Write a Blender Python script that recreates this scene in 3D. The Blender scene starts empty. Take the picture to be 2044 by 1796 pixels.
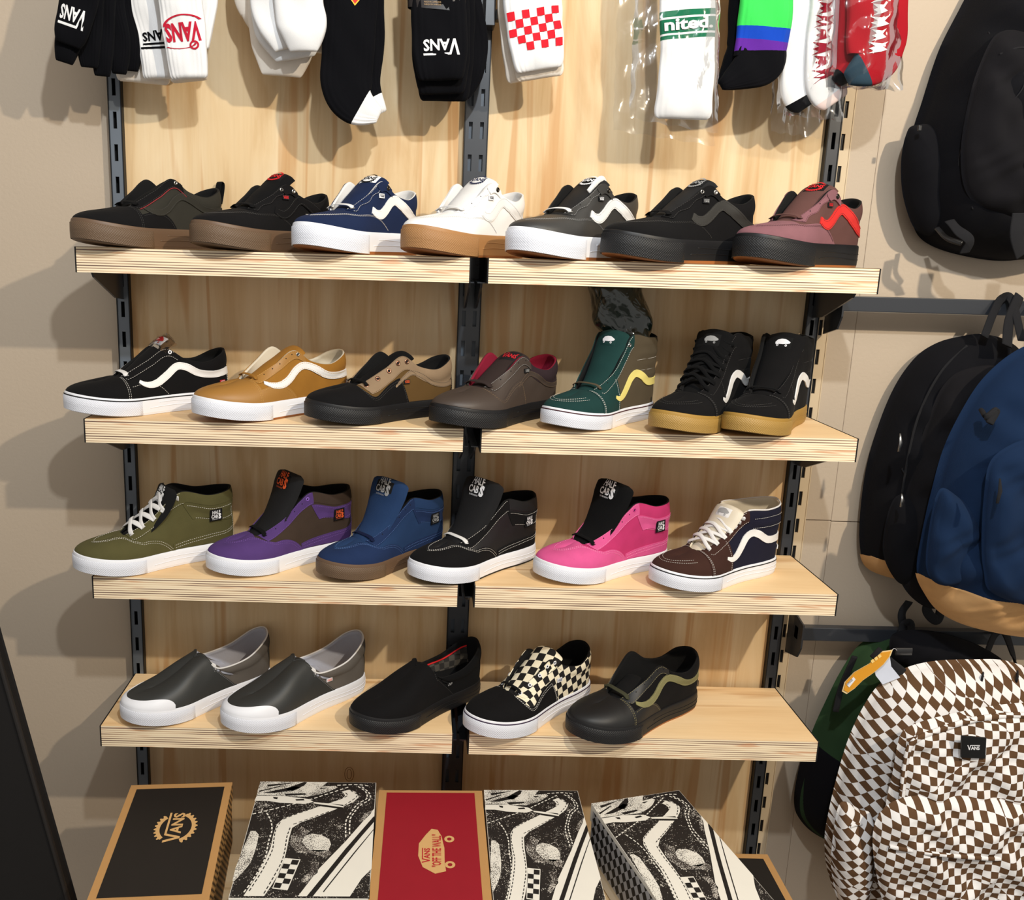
import bpy, math, random
import numpy as np
from mathutils import Matrix, Vector
from mathutils.geometry import tessellate_polygon

random.seed(7)
rng = np.random.default_rng(7)
SC = bpy.context.scene
COL = SC.collection

# ------------------------------------------------------------------ camera
F = 1777.37
CX, CY = 1022 - 174.87, 898 - 26.65
CAMP = np.array([-0.1198, -2.1116, 1.6])
_a, _b, _c = -0.20811, -0.02778, -0.01005
def _rot(a, b, c):
    ca, sa, cb, sb, cc, s_ = np.cos(a), np.sin(a), np.cos(b), np.sin(b), np.cos(c), np.sin(c)
    return (np.array([[cc, -s_, 0], [s_, cc, 0], [0, 0, 1]]) @ np.array([[1, 0, 0], [0, ca, -sa], [0, sa, ca]])
            @ np.array([[cb, 0, sb], [0, 1, 0], [-sb, 0, cb]]))
R = _rot(_a, _b, _c)
cam_d = bpy.data.cameras.new('camera'); cam = bpy.data.objects.new('camera', cam_d); COL.objects.link(cam)
cam_d.sensor_width = 36; cam_d.lens = F * 36 / 2044
cam_d.shift_x = (1022 - CX) / 2044; cam_d.shift_y = (CY - 898) / 2044
cam_d.clip_start = 0.02
M4 = Matrix.Identity(4)
for i in range(3):
    M4[i][0] = R[i, 0]; M4[i][1] = R[i, 2]; M4[i][2] = -R[i, 1]; M4[i][3] = CAMP[i]
cam.matrix_world = M4
SC.camera = cam
SC.view_settings.view_transform = 'Standard'; SC.view_settings.look = 'None'
SC.view_settings.gamma = 1; SC.view_settings.use_curve_mapping = False
SC.view_settings.exposure = 0.0

# ------------------------------------------------------------------ light
world = bpy.data.worlds.new('shop'); SC.world = world; world.use_nodes = True
world.node_tree.nodes['Background'].inputs[0].default_value = (1.0, 0.96, 0.90, 1)
world.node_tree.nodes['Background'].inputs[1].default_value = 0.49
def spot(name, loc, target, watts, size=95, color=(1, .95, .88), r=0.035):
    d = bpy.data.lights.new(name, 'SPOT'); d.energy = watts; d.spot_size = math.radians(size); d.spot_blend = .45
    d.color = color; d.shadow_soft_size = r
    o = bpy.data.objects.new(name, d); COL.objects.link(o); o.location = loc
    o.rotation_euler = (Vector(target) - Vector(loc)).to_track_quat('-Z', 'Y').to_euler()
    return o
spot('spot_lamp', (1.64, -2.5, 3.06), (0.0, 0, .75), 285, 118, (1, .87, .68))
spot('spot_lamp', (0.2, -2.05, 2.95), (0.1, 0, .6), 128, 120, (.88, .95, 1))
def area(name, loc, target, watts, sx, sy, color=(1, .97, .93)):
    d = bpy.data.lights.new(name, 'AREA'); d.energy = watts; d.shape = 'RECTANGLE'; d.size = sx; d.size_y = sy; d.color = color
    o = bpy.data.objects.new(name, d); COL.objects.link(o); o.location = loc
    o.rotation_euler = (Vector(target) - Vector(loc)).to_track_quat('-Z', 'Y').to_euler()
    return o
area('fill_light', (0.2, -2.6, 3.6), (0.1, 0, 0.6), 30, 3.0, 1.6)  # weak soft fill added from above, not an actual ceiling fixture

# ------------------------------------------------------------------ helpers
def at(u, v, y):      # the world point on the plane y = const seen at a photo position
    d = R @ np.array([(u - CX) / F, 1, -(v - CY) / F]); return CAMP + d * (y - CAMP[1]) / d[1]
def az(u, v, z):
    d = R @ np.array([(u - CX) / F, 1, -(v - CY) / F]); return CAMP + d * (z - CAMP[2]) / d[2]
def lin(c):
    return tuple((x / 12.92 if x <= .04045 else ((x + .055) / 1.055) ** 2.4) for x in [k / 255 for k in c])

MATS = {}
def N(nt, t, **kw):
    n = nt.nodes.new(t)
    for k, v in kw.items():
        if k in n.inputs: n.inputs[k].default_value = v
        else: setattr(n, k, v)
    return n
def mat(name, rgb, rough=.7, var=.08, bump=.15, bscale=900, spec=.3, sheen=0, metal=0, kind='noise', coat=0, vscale=25):
    if name in MATS: return MATS[name]
    m = bpy.data.materials.new(name); m.use_nodes = True; nt = m.node_tree; L = nt.links
    b = nt.nodes['Principled BSDF']; c = lin(rgb)
    b.inputs['Roughness'].default_value = rough; b.inputs['Specular IOR Level'].default_value = spec
    b.inputs['Metallic'].default_value = metal; b.inputs['Coat Weight'].default_value = coat
    if sheen:
        b.inputs['Sheen Weight'].default_value = sheen; b.inputs['Sheen Roughness'].default_value = .5
        b.inputs['Sheen Tint'].default_value = (*[min(1, x * 1.5 + .1) for x in c], 1)
    tc = N(nt, 'ShaderNodeTexCoord')
    nz = N(nt, 'ShaderNodeTexNoise', Scale=float(vscale), Detail=4.0); L.new(tc.outputs['Object'], nz.inputs['Vector'])
    mx = N(nt, 'ShaderNodeMix', data_type='RGBA')
    mx.inputs[6].default_value = (*[x * (1 - var) for x in c], 1); mx.inputs[7].default_value = (*[min(1, x * (1 + var)) for x in c], 1)
    L.new(nz.outputs[0], mx.inputs[0]); L.new(mx.outputs[2], b.inputs['Base Color'])
    if bump:
        bp = N(nt, 'ShaderNodeBump', Strength=float(bump), Distance=.001)
        if kind == 'noise':
            n2 = N(nt, 'ShaderNodeTexNoise', Scale=float(bscale), Detail=2.0); L.new(tc.outputs['Object'], n2.inputs['Vector'])
            L.new(n2.outputs[0], bp.inputs['Height'])
        elif kind == 'diamond':       # moulded rubber: crossing waves in millimetre UVs
            mp = N(nt, 'ShaderNodeMapping'); mp.inputs['Rotation'].default_value = (0, 0, .72)
            mp.inputs['Scale'].default_value = (1, 1, 1)
            L.new(tc.outputs['UV'], mp.inputs[0])
            w1 = N(nt, 'ShaderNodeTexWave', Scale=float(bscale)); w2 = N(nt, 'ShaderNodeTexWave', Scale=float(bscale), bands_direction='Y')
            L.new(mp.outputs[0], w1.inputs[0]); L.new(mp.outputs[0], w2.inputs[0])
            mm = N(nt, 'ShaderNodeMath', operation='MULTIPLY'); L.new(w1.outputs[1], mm.inputs[0]); L.new(w2.outputs[1], mm.inputs[1])
            L.new(mm.outputs[0], bp.inputs['Height'])
            mc = N(nt, 'ShaderNodeMix', data_type='RGBA', blend_type='MULTIPLY'); mc.inputs[7].default_value = (.86, .86, .86, 1)
            iv = N(nt, 'ShaderNodeMath', operation='SUBTRACT'); iv.inputs[0].default_value = 1; L.new(mm.outputs[0], iv.inputs[1])
            L.new(iv.outputs[0], mc.inputs[0]); L.new(mx.outputs[2], mc.inputs[6]); L.new(mc.outputs[2], b.inputs['Base Color'])
        elif kind == 'weave':
            w1 = N(nt, 'ShaderNodeTexWave', Scale=float(bscale)); w2 = N(nt, 'ShaderNodeTexWave', Scale=float(bscale), bands_direction='Z')
            L.new(tc.outputs['Object'], w1.inputs[0]); L.new(tc.outputs['Object'], w2.inputs[0])
            mm = N(nt, 'ShaderNodeMath', operation='MULTIPLY'); L.new(w1.outputs[1], mm.inputs[0]); L.new(w2.outputs[1], mm.inputs[1])
            L.new(mm.outputs[0], bp.inputs['Height'])
        elif kind == 'rib':
            w1 = N(nt, 'ShaderNodeTexWave', Scale=float(bscale)); L.new(tc.outputs['UV'], w1.inputs[0]); L.new(w1.outputs[1], bp.inputs['Height'])
        L.new(bp.outputs[0], b.inputs['Normal'])
    MATS[name] = m
    return m
def suede(n, rgb): return mat(n, rgb, .9, .13, .35, 1400, .15, .12, vscale=45)
def leather(n, rgb): return mat(n, rgb, .5, .05, .12, 900, .4)
def fabric(n, rgb): return mat(n, rgb, .92, .08, .5, 500, .1, .1, kind='weave')
def knit(n, rgb): return mat(n, rgb, .95, .05, .45, 1300, .05, .12)
def rubber(n, rgb, s=.35): return mat(n, rgb, .48, .03, .05, 300, s)
def diamond(n, rgb, s=.35): return mat(n, rgb, .5, .02, .6, 110, s, kind='diamond')
def metal(n, rgb, r=.3): return mat(n, rgb, r, .03, 0, metal=1)

def checker_mat(name, c1, c2, cell, warp=0.0, rot=0.0, rough=.85, bump=.3):
    if name in MATS: return MATS[name]
    m = bpy.data.materials.new(name); m.use_nodes = True; nt = m.node_tree; L = nt.links
    b = nt.nodes['Principled BSDF']; b.inputs['Roughness'].default_value = rough; b.inputs['Specular IOR Level'].default_value = .2
    tc = N(nt, 'ShaderNodeTexCoord'); mp = N(nt, 'ShaderNodeMapping'); mp.inputs['Rotation'].default_value = (0, 0, rot)
    mp.inputs['Location'].default_value = (.00013, .00017, .0003)
    L.new(tc.outputs['UV'], mp.inputs[0]); src = mp.outputs[0]
    if warp:
        nz = N(nt, 'ShaderNodeTexNoise', Scale=5.0, Detail=1.0); L.new(tc.outputs['UV'], nz.inputs[0])
        sb = N(nt, 'ShaderNodeVectorMath', operation='SUBTRACT'); L.new(nz.outputs[1], sb.inputs[0]); sb.inputs[1].default_value = (.5, .5, .5)
        sc = N(nt, 'ShaderNodeVectorMath', operation='SCALE'); L.new(sb.outputs[0], sc.inputs[0]); sc.inputs[3].default_value = warp
        ad = N(nt, 'ShaderNodeVectorMath', operation='ADD'); L.new(src, ad.inputs[0]); L.new(sc.outputs[0], ad.inputs[1]); src = ad.outputs[0]
    ck = N(nt, 'ShaderNodeTexChecker', Scale=1.0 / cell); L.new(src, ck.inputs[0])
    ck.inputs[1].default_value = (*lin(c1), 1); ck.inputs[2].default_value = (*lin(c2), 1)
    L.new(ck.outputs[0], b.inputs['Base Color'])
    if bump:
        n2 = N(nt, 'ShaderNodeTexNoise', Scale=900.0); L.new(tc.outputs['Object'], n2.inputs[0])
        bp = N(nt, 'ShaderNodeBump', Strength=bump, Distance=.001); L.new(n2.outputs[0], bp.inputs['Height']); L.new(bp.outputs[0], b.inputs['Normal'])
    MATS[name] = m; return m

def mesh(name, V, Fc, m, parent=None, smooth=True, uv=None, mats=None, midx=None, label=None, crease=None):
    me = bpy.data.meshes.new(name)
    V = [tuple(map(float, v)) for v in V]
    me.from_pydata(V, [], [tuple(int(i) for i in f) for f in Fc])
    for mm in (mats or [m]): me.materials.append(mm)
    if midx is not None: me.polygons.foreach_set('material_index', [int(i) for i in midx])
    if smooth: me.polygons.foreach_set('use_smooth', [True] * len(me.polygons))
    if uv is not None:
        ul = me.uv_layers.new(name='UVMap'); li = np.zeros(len(me.loops), dtype=np.int32); me.loops.foreach_get('vertex_index', li)
        ul.data.foreach_set('uv', np.asarray(uv, float)[li].ravel())
    me.update()
    if smooth and crease:
        try: me.set_sharp_from_angle(angle=math.radians(crease))
        except Exception: pass
    o = bpy.data.objects.new(name, me); COL.objects.link(o)
    if parent: o.parent = parent
    if label: o['label'] = label
    return o
def empty(name, label, cat, loc=(0, 0, 0), rz=0, scale=1, group=None):
    o = bpy.data.objects.new(name, None); COL.objects.link(o); o.location = loc; o.rotation_euler = (0, 0, rz); o.scale = (scale,) * 3
    o['label'] = label; o['category'] = cat
    if group: o['group'] = group
    o.empty_display_size = .05
    return o
def tag(o, label, cat, group=None, kind=None):
    if label: o['label'] = label
    if cat: o['category'] = cat
    if group: o['group'] = group
    if kind: o['kind'] = kind
    return o
class MB:
    def __init__(s): s.V = []; s.F = []; s.M = []; s.U = []
    def add(s, V, Fc, mi=0, uv=None):
        n = len(s.V); s.V += [tuple(v) for v in V]; s.F += [tuple(i + n for i in f) for f in Fc]; s.M += [mi] * len(Fc)
        s.U += [tuple(u) for u in (uv if uv is not None else [(0, 0)] * len(V))]
    def box(s, a, b, mi=0):
        x0, y0, z0 = a; x1, y1, z1 = b
        V = [(x0, y0, z0), (x1, y0, z0), (x1, y1, z0), (x0, y1, z0), (x0, y0, z1), (x1, y0, z1), (x1, y1, z1), (x0, y1, z1)]
        s.add(V, [(0, 3, 2, 1), (4, 5, 6, 7), (0, 1, 5, 4), (1, 2, 6, 5), (2, 3, 7, 6), (3, 0, 4, 7)], mi)
    def build(s, name, m, parent=None, smooth=False, **kw):
        return mesh(name, s.V, s.F, m, parent, smooth, uv=s.U, midx=s.M if kw.get('mats') else None, **kw)
def bevel(o, w=.001, seg=2):
    md = o.modifiers.new('bevel', 'BEVEL'); md.width = w; md.segments = seg; md.limit_method = 'ANGLE'; md.angle_limit = .6; return o
def crp(P, k):      # periodic Catmull-Rom through rows of P at parameters k
    P = np.asarray(P, float); n = len(P); k = np.asarray(k, float); i = np.floor(k).astype(int); f = (k - i)[..., None]
    a, b, c, d = P[(i - 1) % n], P[i % n], P[(i + 1) % n], P[(i + 2) % n]
    return .5 * (2 * b + (c - a) * f + (2 * a - 5 * b + 4 * c - d) * f ** 2 + (3 * b - a - 3 * c + d) * f ** 3)
def cr(P, n):       # open Catmull-Rom, n samples
    P = np.asarray(P, float); Q = np.vstack([2 * P[0] - P[1], P, 2 * P[-1] - P[-2]]); k = np.linspace(0, len(P) - 1, n)
    i = np.minimum(np.floor(k).astype(int), len(P) - 2); f = (k - i)[:, None]
    a, b, c, d = Q[i], Q[i + 1], Q[i + 2], Q[i + 3]
    return .5 * (2 * b + (c - a) * f + (2 * a - 5 * b + 4 * c - d) * f ** 2 + (3 * b - a - 3 * c + d) * f ** 3)
def gridf(nu, nv, cu=False, cv=False, flip=False):
    Fc = []
    for i in range(nu if cu else nu - 1):
        for j in range(nv if cv else nv - 1):
            a = i * nv + j; b = ((i + 1) % nu) * nv + j; c = ((i + 1) % nu) * nv + (j + 1) % nv; d = i * nv + (j + 1) % nv
            Fc.append((a, d, c, b) if flip else (a, b, c, d))
    return Fc
def nrm(v): return v / np.maximum(np.linalg.norm(v, axis=-1, keepdims=True), 1e-9)
def tube(pts, w, h, up=(0, 0, 1), n=8, cap=True, power=.7):
    """sweep a rounded (w wide, h thick) section along pts"""
    P = np.asarray(pts, float); T = nrm(np.gradient(P, axis=0)); up = np.asarray(up, float)
    if up.ndim == 1: up = np.repeat(up[None], len(P), 0)
    S = nrm(np.cross(T, up)); U = nrm(np.cross(S, T))
    ph = np.linspace(0, 2 * np.pi, n, endpoint=False)
    cx = np.sign(np.cos(ph)) * np.abs(np.cos(ph)) ** power; cy = np.sign(np.sin(ph)) * np.abs(np.sin(ph)) ** power
    w = np.broadcast_to(np.asarray(w, float), (len(P),)); h = np.broadcast_to(np.asarray(h, float), (len(P),))
    V = P[:, None] + S[:, None] * (cx[None, :, None] * w[:, None, None] / 2) + U[:, None] * (cy[None, :, None] * h[:, None, None] / 2)
    V = V.reshape(-1, 3); Fc = gridf(len(P), n, cv=True)
    if cap: Fc += [tuple(range(n)), tuple(reversed(range((len(P) - 1) * n, len(P) * n)))]
    return V, Fc
def tess(poly):
    t = tessellate_polygon([[Vector((p[0], p[1], 0)) for p in poly]])
    return [tuple(reversed(f)) for f in t]

TXT = {}
def text2d(s, bold=0.0):
    k = (s, bold)
    if k not in TXT:
        c = bpy.data.curves.new('t', 'FONT'); c.body = s; c.resolution_u = 2; c.offset = bold
        o = bpy.data.objects.new('t', c); COL.objects.link(o)
        me = o.to_mesh(); V = np.array([v.co[:2] for v in me.vertices]); Fc = [tuple(p.vertices) for p in me.polygons]
        o.to_mesh_clear(); bpy.data.objects.remove(o); bpy.data.curves.remove(c)
        V = V - V.min(0); TXT[k] = (V / V[:, 1].max(), Fc)
    return TXT[k]
def compose(items):
    V = []; Fc = []
    for v, f in items:
        n = len(V); V += [tuple(p) for p in v]; Fc += [tuple(i + n for i in g) for g in f]
    return np.array(V), Fc
def fit(t, x0, y0, w, h, rot=0):
    V, Fc = t; V = (V - V.min(0)) / (V.max(0) - V.min(0)) * np.array([w, h]) + np.array([x0, y0])
    if rot:
        c, s = math.cos(rot), math.sin(rot); V = V @ np.array([[c, s], [-s, c]])
    return V, Fc
def vlogo():
    P = [(.44, 0), (.30, 0), (0, 1), (.17, 1), (.37, .3), (.56, 1), (2.35, 1), (2.35, .87), (.68, .87)]
    return compose([(np.array(P), tess(P)), fit(text2d('ANS', .03), .66, 0, 1.66, .74)])
def gear(r0=1.0, r1=1.25, a0=200, a1=520, teeth=16, ry=1.0):
    V = []; Fc = []; n = teeth * 4
    for i in range(n + 1):
        a = math.radians(a0 + (a1 - a0) * i / n); ro = r1 if (i % 4) in (1, 2) else r1 - .13
        V += [(r0 * math.cos(a), r0 * math.sin(a) * ry), (ro * math.cos(a), ro * math.sin(a) * ry)]
    for i in range(n): Fc.append((2 * i, 2 * i + 1, 2 * i + 3, 2 * i + 2))
    return np.array(V), Fc
def gearlogo():
    L = vlogo(); L = fit(L, -1.12, -.32, 2.3, .78)
    return compose([L, gear(.95, 1.3, 203, 337, 10, .8), gear(.95, 1.3, 40, 140, 8, .8)])
def halfcab():
    return compose([fit(text2d('HALF', .02), .15, .95, 1.45, .62), fit(text2d('CAB', .03), -.05, .25, 1.2, .62), fit(text2d('S', .06), 1.25, .05, .5, .95),
                    fit(text2d('SKATEBOARDING'), .1, 0, 1.1, .14)])
def skateboard():
    P = [(-1.25, -.55), (-1.4, -.1), (-1.0, .42), (-.3, .62), (.5, .6), (1.1, .3), (1.5, .05), (1.42, -.22), (1.0, -.38), (.2, -.5), (-.7, -.5)]
    it = [refine((np.array(P), tess(P)), 3)]
    for cx in (-.85, .8):
        ring = [((cx + r * math.cos(a)), -.72 + r * math.sin(a)) for a in np.linspace(0, 2 * math.pi, 17)[:-1] for r in (.1, .22)]
        it.append((np.array(ring), [(2 * i, 2 * i + 1, (2 * i + 3) % 32, (2 * i + 2) % 32) for i in range(16)]))
    return compose(it)
def skateboard_text():
    return compose([fit(vlogo(), -.75, .12, .95, .34), fit(text2d('"OFF THE WALL"', .02), -1.0, -.36, 2.1, .4)])
def refine(t2, k=2):
    V, Fc = t2; V = [tuple(v) for v in V]; T = []
    for f in Fc:
        for i in range(1, len(f) - 1): T.append((f[0], f[i], f[i + 1]))
    for _ in range(k):
        cache = {}; N2 = []
        def mid(a, b):
            q = (min(a, b), max(a, b))
            if q not in cache: cache[q] = len(V); V.append(((V[a][0] + V[b][0]) / 2, (V[a][1] + V[b][1]) / 2))
            return cache[q]
        for a, b, c in T:
            x, y, z = mid(a, b), mid(b, c), mid(c, a); N2 += [(a, x, z), (x, b, y), (z, y, c), (x, y, z)]
        T = N2
    return np.array(V), T
def printed(name, t2, fn, m, parent, label=None):
    """put a flat 2-D print through fn((n,2)) -> (n,3)"""
    V, Fc = t2; return mesh(name, fn(np.asarray(V, float)), Fc, m, parent, False, label=label)
# ------------------------------------------------------------------ shoes (local: heel 0 -> toe +x, lateral side +y, millimetres inside)
LAT = [(297, -8), (289, 19), (266, 39), (234, 50), (198, 52), (152, 44), (110, 39), (62, 38), (24, 32), (6, 19), (0, 0)]
MED = [(297, -8), (288, -32), (262, -47), (226, -52), (190, -47), (150, -37), (110, -33), (62, -34), (24, -31), (6, -19), (0, 0)]
OUT = np.array(LAT + MED[9:0:-1], float)           # 20 points, closed, k=0 toe, 10 heel
KIND = {   # x, y lateral, y medial, z, flatness of the roof at the upper edge
 'low': [(240,-3,-3,57,1),(236,-3,-3,58.5,1),(228,-2,-2,61,1),(217,-1,-1,64.5,1),(206,15,-16,66,1),(166,25,-27,91,.75),(131,28,-31,112,.45),(96,33,-31,92,.12),(56,36,-32,85,0),(20,26,-24,99,0),(7,0,0,105,0)],
 'slip': [(240,-3,-3,56,1),(235,-3,-3,58,1),(222,-2,-2,62,1),(196,-1,-1,73,1),(160,0,0,93,1),(147,14,-15,98,1),(144,27,-28,90,.8),(124,37,-37,74,.2),(66,39,-35,79,0),(20,27,-25,101,0),(5,0,0,110,0)],
 'cab': [(240,-3,-3,58,1),(236,-3,-3,60,1),(228,-2,-2,63,1),(217,-1,-1,67,1),(208,16,-16,68,1),(168,25,-27,93,.8),(134,30,-32,126,.4),(108,34,-33,139,.1),(62,38,-35,127,0),(22,28,-26,128,0),(4,0,0,131,0)],
 'hi': [(240,-3,-3,58,1),(236,-3,-3,60,1),(228,-2,-2,63,1),(217,-1,-1,67,1),(206,16,-17,69,1),(168,25,-27,98,.8),(140,26,-27,134,.4),(118,33,-32,166,.1),(66,38,-35,160,0),(22,28,-26,158,0),(0,0,0,162,0)],
 'mid': [(240,-3,-3,58,1),(236,-3,-3,60,1),(228,-2,-2,63,1),(217,-1,-1,67,1),(206,16,-17,69,1),(168,25,-27,94,.8),(138,26,-27,120,.4),(116,33,-32,138,.1),(66,38,-35,136,0),(22,28,-26,138,0),(2,0,0,142,0)],
}
class Shoe:
    def __init__(s, name, label, spec, loc, rz, scale=1.06, group=None):
        s.sp = spec; s.kind = spec['kind']; s.h = spec.get('h', 31); s.root = empty(name, label, 'shoe', loc, rz, scale, group)
        s.spring = spec.get('spring', 13)
        op = spec.get('open', 0); opm = spec.get('openm', op)
        E = np.array(KIND[s.kind], float)
        for i, wgt in ((4, .5), (5, .9), (6, 1), (7, .5)):
            if s.kind != 'slip': E[i, 1] += op * wgt; E[i, 2] -= opm * wgt
        E[4:, 3] += spec.get('rise', 0) * np.array([.2, .6, 1, 1, 1, 1, 1]); E[:, 3] += s.h - 31
        s.Em = np.array([[e[0], e[1], e[3], e[4]] for e in E] + [[e[0], e[2], e[3], e[4]] for e in E[9:0:-1]])
        s.pad = 2.5 if s.kind != 'hi' else 1
        # lookup for the side drawing
        s.gq, s.gt = np.meshgrid(np.linspace(.02, .99, 240), np.linspace(0, 1, 60), indexing='ij')
        s.gP = s.S(s.gq, s.gt)
    def zb(s, x): return s.spring * np.clip((x - 188) / 109, 0, 1.2) ** 1.8 + 1.5 * np.clip((14 - x) / 14, 0, 1)
    def out(s, q, inset=0):
        k = np.asarray(q, float) * 10; P = crp(OUT, k % 20); d = crp(OUT, (k + .02) % 20) - crp(OUT, (k - .02) % 20)
        n = nrm(np.stack([-d[..., 1], d[..., 0]], -1)); 
        c = np.array([150.0, 0.0]); c2 = np.stack([np.clip(P[..., 0], 60, 240), P[..., 1] * 0], -1)
        sg = np.sign(np.sum(n * (P - c2), -1, keepdims=True)); n = n * np.where(sg == 0, 1, sg)
        return P - n * inset, n
    def S(s, q, t):
        q = np.asarray(q, float); t = np.asarray(t, float)
        B2, n = s.out(q, 2.6); zt = s.zb(B2[..., 0]) + s.h - 3; B = np.concatenate([B2, zt[..., None]], -1)
        e = crp(s.Em, (q * 10) % 20); E = e[..., :3]; hz = np.clip(e[..., 3:4], 0, 1)
        dz = (E[..., 2:3] - B[..., 2:3]); hv = (B - E) * np.array([1, 1, 0.]); z = np.array([0, 0, 1.])
        n3 = np.concatenate([n, n[..., :1] * 0], -1)
        P1 = B + z * dz * (.42 + .2 * hz) + n3 * (2.2 - 1.0 * hz)
        P2 = E + hv * (.58 * hz) + (1 - hz) * (-z * dz * .4 + n3 * 1.5)
        u = t[..., None]
        P = B * (1 - u) ** 3 + 3 * P1 * u * (1 - u) ** 2 + 3 * P2 * u ** 2 * (1 - u) + E * u ** 3
        a = np.abs(((q + 1) % 2) - 1)
        w = np.clip((a - .66) / .1, 0, 1)
        P = P + n3 * (w * s.pad * np.sin(np.pi * np.clip((t - .62) / .38, 0, 1)) ** .8)[..., None]
        if s.kind in ('hi', 'mid'):
            wr = np.clip((a - .70) / .05, 0, 1) * np.clip((P[..., 2] - (78 if s.kind == 'hi' else 88)) / 6, 0, 1)
            P = P + n3 * (wr * 2.6 * np.abs(np.sin(np.pi * (P[..., 2] - 78) / 21)) ** .6 - wr * .8)[..., None]
        if s.sp.get('wrinkle', 1):
            P = P + n3 * (.5 * np.sin(P[..., 0] * .09 + P[..., 2] * .13 + s.h) * np.sin(P[..., 0] * .05))[..., None] * (t * (1 - t) * 4)[..., None]
        return P
    def Nn(s, q, t):
        e = .004; tt = np.clip(t, .01, .985)
        dq = s.S(q + e, tt) - s.S(q - e, tt); dt = s.S(q, np.clip(tt + .01, 0, 1)) - s.S(q, tt - .01)
        n = nrm(np.cross(dq, dt)); P = s.S(q, tt)
        C = np.stack([np.clip(P[..., 0], 60, 225), P[..., 1] * 0, P[..., 0] * 0 + 25], -1)
        sg = np.sign(np.sum(n * (P - C), -1, keepdims=True)); return n * np.where(sg == 0, 1, sg)
    def SO(s, q, t, off): return s.S(q, t) + s.Nn(q, t) * off
    def m(s, V): return np.asarray(V) * .001
    def uvmm(s, q, t, P):
        return np.stack([P[..., 0] + P[..., 1] * .6 * np.clip((P[..., 0] - 170) / 60, 0, 1), P[..., 2] + np.abs(P[..., 1]) * -.35], -1) * .001
    def grid(s, name, q, t, off, m_, parent=None, skirt=True, label=None, closed=False):
        """q: (n,), t: (n,k)"""
        Q = np.repeat(q[:, None], t.shape[1], 1); off = np.broadcast_to(np.asarray(off, float), Q.shape).copy()
        if skirt:
            Q = np.concatenate([Q[:, :1], Q, Q[:, -1:]], 1); t = np.concatenate([t[:, :1], t, t[:, -1:]], 1)
            off = np.concatenate([off[:, :1] * 0 - .4, off, off[:, -1:] * 0 - .4], 1)
            if not closed:
                Q = np.concatenate([Q[:1], Q, Q[-1:]], 0); t = np.concatenate([t[:1], t, t[-1:]], 0)
                off = np.concatenate([off[:1] * 0 - .4, off, off[-1:] * 0 - .4], 0)
        P = s.SO(Q, t, off[..., None]); uv = s.uvmm(Q, t, P).reshape(-1, 2)
        return mesh(name, s.m(P).reshape(-1, 3), gridf(*Q.shape, cu=closed), m_, parent or s.root, True, uv=uv, label=label, crease=50)
    def panel(s, name, qa, qb, t0, t1, m_, off=1.0, n=None, k=12, parent=None, label=None):
        n = n or max(6, int(abs(qb - qa) * 110)); q = np.linspace(qa, qb, n)
        f = lambda g: np.array([g(x) if callable(g) else g for x in q])
        a, b = f(t0), f(t1); t = a[:, None] + (b - a)[:, None] * np.linspace(0, 1, k)[None]
        return s.grid(name, q, t, off, m_, parent, label=label)
    def inv(s, xz):
        xz = np.asarray(xz, float); G = s.gP[..., [0, 2]].reshape(-1, 2); Y = s.gP[..., 1].reshape(-1)
        r = []
        for p in xz:
            d = np.sum((G - p) ** 2, 1) + (Y < 0) * 1e6; j = np.argpartition(d, 4)[:4]; w = 1 / (d[j] + .05); w /= w.sum()
            r.append((np.sum(s.gq.reshape(-1)[j] * w), np.sum(s.gt.reshape(-1)[j] * w)))
        r = np.array(r); return r[:, 0], r[:, 1]
    def side(s, xz, off): 
        q, t = s.inv(xz); return s.SO(q, t, off)
    def stitch(s, lines, m_, off=1.4, w=.62, L=2.4, gap=1.6, parent=None):
        """lines: list of (q array, t array); dashes follow them"""
        mb = MB()
        for q, t in lines:
            P = s.SO(np.asarray(q), np.asarray(t), off); Nr = s.Nn(np.asarray(q), np.asarray(t))
            d = np.r_[0, np.cumsum(np.linalg.norm(np.diff(P, axis=0), axis=1))]; pos = np.arange(0, d[-1] - L, L + gap)
            if len(pos) == 0: continue
            I = lambda a, x: np.stack([np.interp(x, d, a[:, i]) for i in range(3)], -1)
            A = I(P, pos); Bq = I(P, pos + L); n = nrm(I(Nr, pos + L / 2)); T = nrm(Bq - A); Sd = np.cross(T, n) * w / 2
            for a, b, sd, nn in zip(A, Bq, Sd, n):
                mb.add([(v * .001) for v in (a - sd, a + sd, b + sd, b - sd, a + nn * .35, b + nn * .35)], [(0, 1, 4), (2, 3, 5), (1, 2, 5, 4), (3, 0, 4, 5)])
        o = mb.build('stitching', m_, parent or s.root); o['kind'] = 'stuff'; return o
    def line_side(s, pts, n=60): 
        c = cr(np.array(pts, float), n); return s.inv(c)
    def build(s):
        sp = s.sp; g = lambda k, d=None: sp.get(k, d); up = g('upper')
        # ---- sole
        q = np.linspace(-1, 1, 161)[:-1]; h = s.h; ot = g('out_h', 3.5)
        prof = [(-7, 0), (1.2, 0), (.2, ot)]
        P2, n2 = s.out(q); 
        def ring(off, z, qq=q):
            p, n = s.out(qq); p2 = p + n * off; return np.concatenate([p2, (s.zb(p[..., 0]) + z)[:, None]], 1)
        V = [ring(-1.0, 0), ring(-.2, ot)]
        Vb = np.concatenate([r[:, None] for r in V], 1); nq = len(q)
        Vv = Vb.reshape(-1, 3); Fc = gridf(nq, 2, cu=True)
        half = nq // 2      # index half = toe (q=0), 0 = heel
        Fc += [(2 * (half - i), 2 * (half - i - 1), 2 * ((half + i + 1) % nq), 2 * ((half + i) % nq)) for i in range(half)]
        mesh('outsole', s.m(Vv), Fc, g('outsole', sp['sole']), s.root, True, crease=40)
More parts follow.
